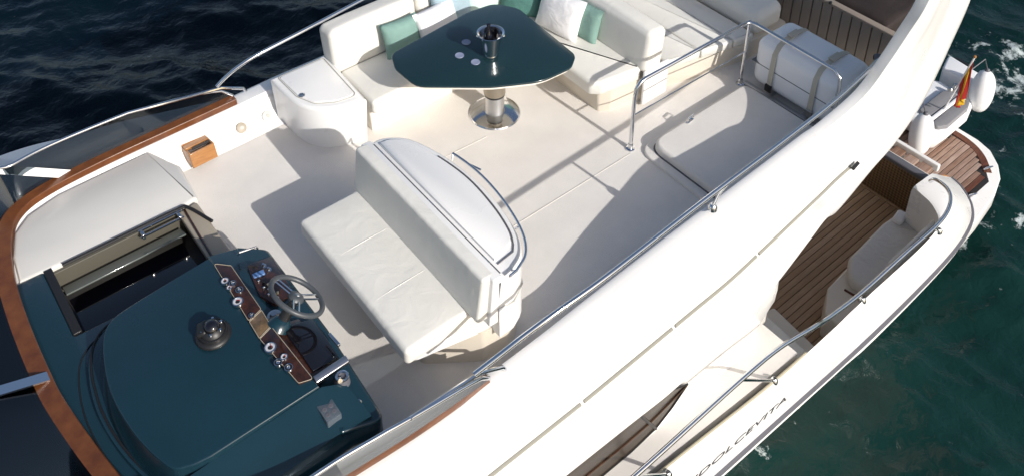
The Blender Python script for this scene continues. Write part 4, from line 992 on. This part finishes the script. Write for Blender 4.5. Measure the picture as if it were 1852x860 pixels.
obj('hand_slot', rbox((a+b)/2, ((b-a).length, .04, .008), .003, rot=Euler((0, 0, math.atan2((b-a).y, (b-a).x)))), BLACK, fr_)
c = Vector((*T(1703, 238, PZ+.1), PZ+.1))
obj('jet_nozzle', lathe(c, [(0, .10), (.05, .10), (.075, .07), (.09, 0), (.085, -.08)], 20, Euler((R(75), 0, R(30)))), BLACK, tn)
obj('nozzle_tip', lathe(c+Vector((-.03, -.06, .06)), [(0, .05), (.02, .05), (.03, .03), (.032, 0)], 14, Euler((R(60), 0, R(30)))), CHROME, tn)
for px, py in ((1728, 158), (1718, 165)):
    q = Vector((*T(px, py), tz)); obj('control_knob', lathe(q, [(0, .05), (.02, .05), (.035, .03), (.04, -.02)], 16), STEELB, tn)
# fenders
def fender(px, py, pz, wpx, hpx, label, tilt):
    c = at(px, py, pz); dep = (c-Vector((0, 0, CH))).dot(FW); r = wpx/2*dep/FPX; h = hpx*dep/FPX
    f = thing('fender', label, 'fender', c-Vector((0, 0, h*.45)), 'white fenders at the stern')
    n = 16; prof = [(0, -h*.5)]+[(r*math.sin(math.pi*k/n)**.8, -h*.5*math.cos(math.pi*k/n)) for k in range(1, n)]+[(0, h*.5)]
    e = Euler(tilt)
    obj('fender_body', lathe(c, prof, 28, e), FEND, f)
    u = e.to_matrix() @ Vector((0, 0, 1))
    obj('fender_eye', lathe(c+u*h*.5, [(.03, -.03), (.03, .015), (.02, .03), (0, .032)], 14, e), RUBBER, f)
    obj('fender_rope', tube([c+u*h*.52, c+u*(h*.52+.12)+Vector((-.08, .03, .05)), c+u*(h*.45)+Vector((-.3, .1, .1))], .008, 6), RUBBER, f)
fender(1666, 243, -2.17, 41, 84, 'plump white fender standing on the planks beside the tender', (R(-6), R(8), 0))
fender(1776, 165, -2.05, 41, 82, 'plump white fender hanging over the water behind the flag', (R(-6), R(10), 0))
# flag
fg = thing('ensign_flag', 'limp red and yellow striped flag on a slanted staff at the stern', 'flag', (*at2(1700, 225, tz), tz))
tip = at(1763, 104, -1.15); foot = Vector((*T(1706, 200, tz), tz))
obj('staff', tube([foot, tip], .011, 8), FEND, fg)
obj('staff_knob', lathe(tip, [(0, .03), (.015, .02), (.018, 0), (0, -.02)], 12), WOODL, fg)
NV = 18
slen = (foot-tip).length; u1 = (foot-tip).normalized()
Mid = tip+u1*slen*.24
Bot = Mid+Vector((.02, -.03, -.52))
def FP(u, v):
    base_ = tip+u1*slen*(.02+.46*u)
    end_ = Bot+u1*.16*(u-.5)+Vector((0, 0, .10*abs(u-.6)))
    f = math.sin(u*15+v*2)*.035*v+math.sin(u*7)*.02*v
    return base_.lerp(end_, v)+Vector((f*.6, -f*.8, 0))
for nm, v0, v1, m in (('red_stripe', 0, .2, RED), ('yellow_stripe', .2, .55, YEL), ('red_stripe', .55, 1, RED)):
    bm = loft([[FP(v0+(v1-v0)*k/8, j/NV) for j in range(NV+1)] for k in range(9)])
    o = obj(nm, bm, m, fg, ang=180)
    so_ = o.modifiers.new('cloth', 'SOLIDIFY'); so_.thickness = .003
